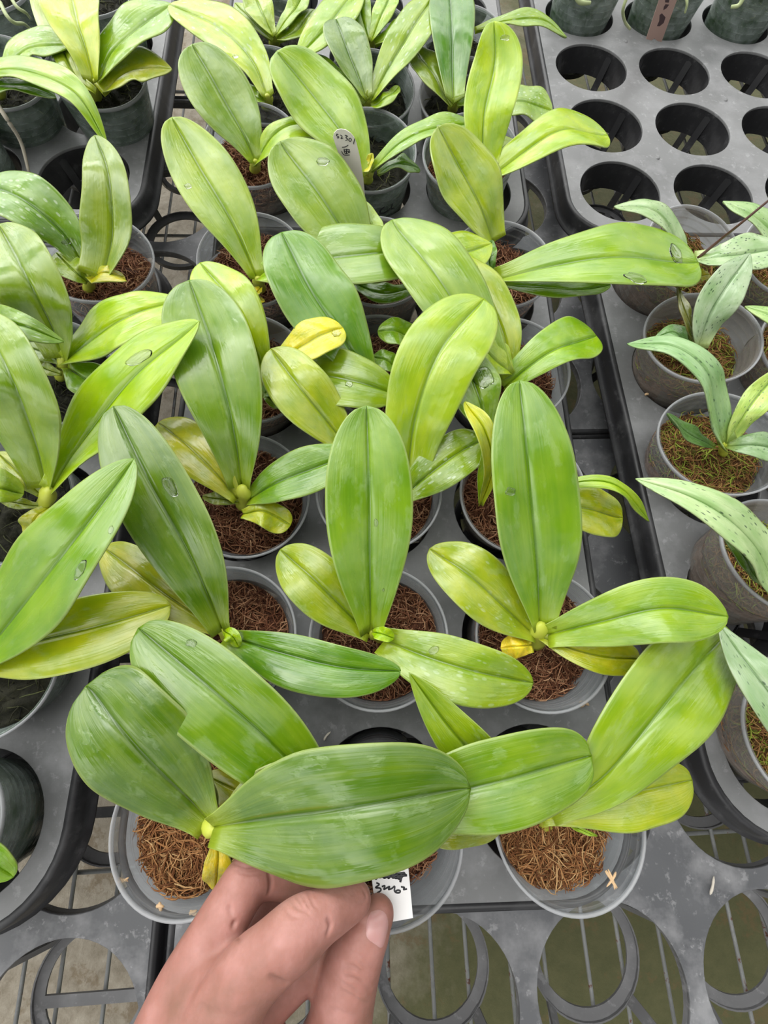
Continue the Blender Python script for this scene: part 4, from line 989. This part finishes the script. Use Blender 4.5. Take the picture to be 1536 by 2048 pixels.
# ------------------------------------------------------------------ the hand
mb = MB()
def limb(pts, n=26, seg=20, flat=None):
    P_ = [at(x, y, z) for x, y, z, r in pts]; R_ = [Vector((r, 0, 0)) for x, y, z, r in pts]
    Q = catmull(P_, n); rr = [v.x for v in catmull(R_, n)]
    # round the free end
    d = (Q[-1] - Q[-2]).normalized(); r0 = rr[-1]
    for k in (.35, .65, .86, .97): Q.append(Q[n - 1] + d * (r0 * k)); rr.append(r0 * math.sqrt(1 - k * k))
    mb.tube(Q, rr, seg, flat=flat)
limb([(400, 2110, 84, 15), (482, 1972, 87, 12.2), (540, 1912, 88, 10.6), (597, 1864, 86, 10.6), (640, 1833, 83, 9.0), (672, 1815, 79, 8.3), (708, 1799, 75, 6.9)])
limb([(325, 2120, 78, 15), (372, 1985, 76, 12.2), (430, 1868, 72, 10.2), (470, 1800, 68, 9.8), (500, 1758, 64, 9.6), (545, 1750, 60, 8.4), (600, 1762, 57, 8.0), (650, 1782, 54, 6.5)], n=34)
limb([(430, 2120, 60, 13), (510, 2020, 58, 10.6), (585, 1948, 56, 9.6), (630, 1908, 55, 9.0), (672, 1878, 52, 7.4)])
limb([(400, 2080, 58, 11), (470, 1930, 52, 9), (520, 1850, 48, 8.5), (570, 1818, 46, 7.5)])
limb([(640, 2170, 56, 16), (676, 2060, 60, 13), (694, 1975, 64, 11.8), (720, 1893, 67, 10.2), (743, 1850, 67, 8.6), (756, 1828, 66, 6.8)])
limb([(350, 2120, 80, 16), (420, 1990, 80, 13), (452, 1925, 76, 9)])
# back of the hand, palm and forearm below the frame
limb([(360, 2130, 78, 18), (420, 2260, 70, 24), (470, 2420, 60, 25), (520, 2640, 50, 24), (560, 2900, 44, 26)], seg=28)
limb([(480, 2160, 70, 20), (500, 2280, 62, 24), (540, 2450, 54, 24), (580, 2640, 48, 22), (610, 2900, 44, 22)], seg=28)
limb([(640, 2170, 56, 17), (600, 2280, 56, 21), (570, 2420, 52, 22)], seg=28)
me = bpy.data.meshes.new('hand_raw'); me.from_pydata([tuple(v * MM) for v in mb.v], [], mb.f); me.update()
tmp = bpy.data.objects.new('tmp_hand', me); C.objects.link(tmp)
md = tmp.modifiers.new('r', 'REMESH'); md.mode = 'VOXEL'; md.voxel_size = .0011; md.use_smooth_shade = True
md = tmp.modifiers.new('s', 'SMOOTH'); md.factor = .6; md.iterations = 9
md = tmp.modifiers.new('d', 'SUBSURF'); md.levels = 1; md.render_levels = 1
dg = bpy.context.evaluated_depsgraph_get(); dg.update()
hm = bpy.data.meshes.new_from_object(tmp.evaluated_get(dg)); bpy.data.objects.remove(tmp)
hm.polygons.foreach_set('use_smooth', [True] * len(hm.polygons))
hb = BVHTree.FromPolygons([tuple(v.co / MM) for v in hm.vertices], [tuple(p.vertices) for p in hm.polygons])
from mathutils.kdtree import KDTree
f = lambda x, y: (240 + x / 2.56, 1680 + y / 2.56)
creases = [  # (points in the close view, depth mm, width mm)
    ([(1140, 640), (1200, 655), (1262, 690)], .55, .8), ([(1150, 700), (1215, 720), (1285, 770)], .55, .8), ([(1120, 760), (1190, 800), (1268, 838)], .45, .8), ([(1195, 590), (1240, 640), (1290, 700)], .3, .7),
    ([(1062, 400), (1078, 440), (1062, 485)], .8, .9), ([(960, 262), (985, 320), (1010, 350)], .25, .8), ([(760, 160), (772, 220), (765, 275)], .9, 1.0), ([(560, 340), (585, 430), (618, 512)], .9, 1.2),
    ([(770, 700), (810, 725), (860, 735)], .9, 1.2), ([(400, 840), (470, 880), (600, 905)], .3, 1.5), ([(470, 700), (400, 800), (340, 900)], -.5, 3.0), ([(1240, 250), (1262, 290), (1240, 330)], .25, .8),
    ([(585, 120), (640, 140), (700, 135)], .3, .8), ([(600, 160), (660, 175), (720, 170)], .25, .8), ([(820, 330), (870, 380), (930, 400)], .25, .8), ([(860, 300), (910, 345), (965, 365)], .25, .8)]
kd = KDTree(len(hm.vertices))
for i, v_ in enumerate(hm.vertices): kd.insert(v_.co, i)
kd.balance()
disp = {}
creases = [(a_, d_ * 1.5, w_ * .85) for a_, d_, w_ in creases] + [([(1110, 700), (1180, 760), (1240, 800)], .5, .6), ([(1160, 560), (1230, 600), (1300, 660)], .35, .6), ([(1040, 860), (1120, 880), (1220, 900)], .3, .9), ([(590, 150), (650, 158), (715, 152)], .35, .6), ([(930, 280), (960, 330), (990, 372)], .35, .6), ([(900, 290), (940, 345), (975, 385)], .35, .6)]
for pts, dep, wd in creases:
    P_ = [hit(*f(x, y), [(None, hb)]) for x, y in pts]; P_ = [h[1] for h in P_ if h]
    if len(P_) < 2: continue
    Q = catmull(P_, 26)
    for qi, q in enumerate(Q):
        fade = math.sin(math.pi * (qi + .5) / 26) ** .5
        for co, i, dist in kd.find_range(q * MM, wd * 2.2 * MM):
            val = dep * fade * math.exp(-(dist / MM / wd) ** 2)
            if abs(val) > abs(disp.get(i, 0)): disp[i] = val
nrm_ = [v_.normal.copy() for v_ in hm.vertices]
for i, d_ in disp.items(): hm.vertices[i].co -= nrm_[i] * (d_ * MM)
m, nt, b = newmat('skin'); tc = nt.nodes.new('ShaderNodeTexCoord'); v = tc.outputs['Object']
n1 = noise_(nt, v, 42, 4, .6); n2 = noise_(nt, v, 190, 5, .75); geo = nt.nodes.new('ShaderNodeNewGeometry')
c = ramp(nt, n1, [(.32, (.24, .118, .085, 1)), (.5, (.36, .165, .135, 1)), (.68, (.47, .235, .205, 1))])
c = mixc(nt, mathn(nt, 'MULTIPLY', ramp(nt, n2, [(.4, (1, 1, 1, 1)), (.6, (0, 0, 0, 1))]), .18), c, (.30, .125, .085, 1))
nt.links.new(c, b.inputs['Base Color']); b.inputs['Roughness'].default_value = .48; b.inputs['Specular IOR Level'].default_value = .35
b.inputs['Subsurface Weight'].default_value = .35; b.inputs['Subsurface Radius'].default_value = (1, .35, .2); b.inputs['Subsurface Scale'].default_value = .004
vo = nt.nodes.new('ShaderNodeTexVoronoi'); vo.inputs['Scale'].default_value = 900; nt.links.new(v, vo.inputs['Vector'])
bump(nt, b, mathn(nt, 'ADD', mathn(nt, 'MULTIPLY', vo.outputs['Distance'], .5), n2), .22, .0005)
hm.materials.clear(); hm.materials.append(m)
hand = bpy.data.objects.new('person', hm); C.objects.link(hand)
tag(hand, "bare left hand reaching in from below, pinching a white tag between thumb and finger", 'person')
# thumb nail
f2 = lambda x, y: (x, y)
out = [(741, 1824), (757, 1819), (771, 1826), (777, 1846), (773, 1872), (764, 1896), (750, 1889), (734, 1876), (732, 1856), (735, 1838)]
cx_, cy_ = 754, 1856; ring = [(x, y) for x, y in out]; top = []; ok = True; nr = 6
P2 = catmull([Vector((x, y, 0)) for x, y in ring + ring[:1]], 33)[:-1]
for i in range(nr + 1):
    for p in P2:
        q = i / nr; h = next((h_ for h_ in (hit(cx_ + (p.x - cx_) * q * e_, cy_ + (p.y - cy_) * q * e_, [(None, hb)]) for e_ in (1, .9, .8, .7)) if h_), None)
        if h is None: ok = False; break
        n_ = h[2]
        if n_.dot(CAM - h[1]) < 0: n_ = -n_
        top.append(h[1] + n_ * (.42 * (1 - q ** 6) - .02))
    if not ok: break
if ok:
    na = len(P2); F = [(i * na + a, i * na + (a + 1) % na, (i + 1) * na + (a + 1) % na, (i + 1) * na + a) for i in range(nr) for a in range(na)]
    mn, nt, b = newmat('nail'); b.inputs['Roughness'].default_value = .25; tc = nt.nodes.new('ShaderNodeTexCoord')
    b.inputs['Base Color'].default_value = (.50, .27, .255, 1); b.inputs['Subsurface Weight'].default_value = .2; b.inputs['Subsurface Scale'].default_value = .002
    nl = mesh_obj('thumbnail', top, F, mn); nl.parent = hand; nl['label'] = 'pale pink thumb nail'
else: print('NAIL FAILED')

# ------------------------------------------------------------------ loose moss crumbs and flecks
def crumb(px, py, z, L_, r, mat, label, ang, kinks=3, seed=1):
    rnd = random.Random(seed); mb = MB(); p = at(px, py, z)
    for q in range(kinks):
        a = math.radians(ang + rnd.uniform(-70, 70) * (q > 0)); d = Vector((math.cos(a), math.sin(a), 0))
        pts = [p - d * L_ * .5, p + Vector((rnd.uniform(-1, 1), rnd.uniform(-1, 1), r)), p + d * L_ * .5 + Vector((0, 0, r))]
        mb.tube(catmull(pts, 8), [r * .4, r, r * 1.1, r, r * .9, r, r * .8, r * .3], 6)
    o = mb.build('moss_crumb', mat); tag(o, label, 'moss crumb', 'loose moss crumbs'); return o
M_STRAW = simple('straw_fibre', (.62, .42, .24, 1), .7); M_PALE = simple('pale_fibre', (.60, .55, .47, 1), .7)
crumb(1222, 1758, 40.5, 8, .55, M_STRAW, 'orange fibre stuck on the front pot rim at right', -70, 4, 2)
crumb(1423, 1770, -43.6, 11, .8, M_PALE, 'long white fleck on the lower tray deck at bottom right', 75, 1, 3)
crumb(655, 1472, 1.2, 6, .7, M_PALE, 'pale fleck on the tray beside the huge dark leaf', 60, 1, 4)
crumb(1167, 1407, 1.2, 6, 1.0, M_STRAW, 'tan chip on the tray below the withered yellow stub pot', -10, 2, 5)
crumb(247, 1759, 40, 5, .5, M_STRAW, 'bent straw fibre on the left front pot rim', 30, 3, 6)
crumb(322, 1812, 40, 3.5, .8, M_STRAW, 'tan crumb on the left front pot rim above the dark tray gap', 10, 2, 7)
crumb(388, 1822, 40, 3.5, .7, M_STRAW, 'tan crumb on the left front pot rim nearest the hand', 0, 2, 8)
crumb(1219, 850, -43.8, 3, .8, M_STRAW, 'small brown crumb on the lower tray beside the right tray edge', 80, 2, 9)
crumb(1292, 790, 1, 2.2, .8, M_STRAW, 'small tan crumb near the left edge of the right tray', 20, 2, 10)
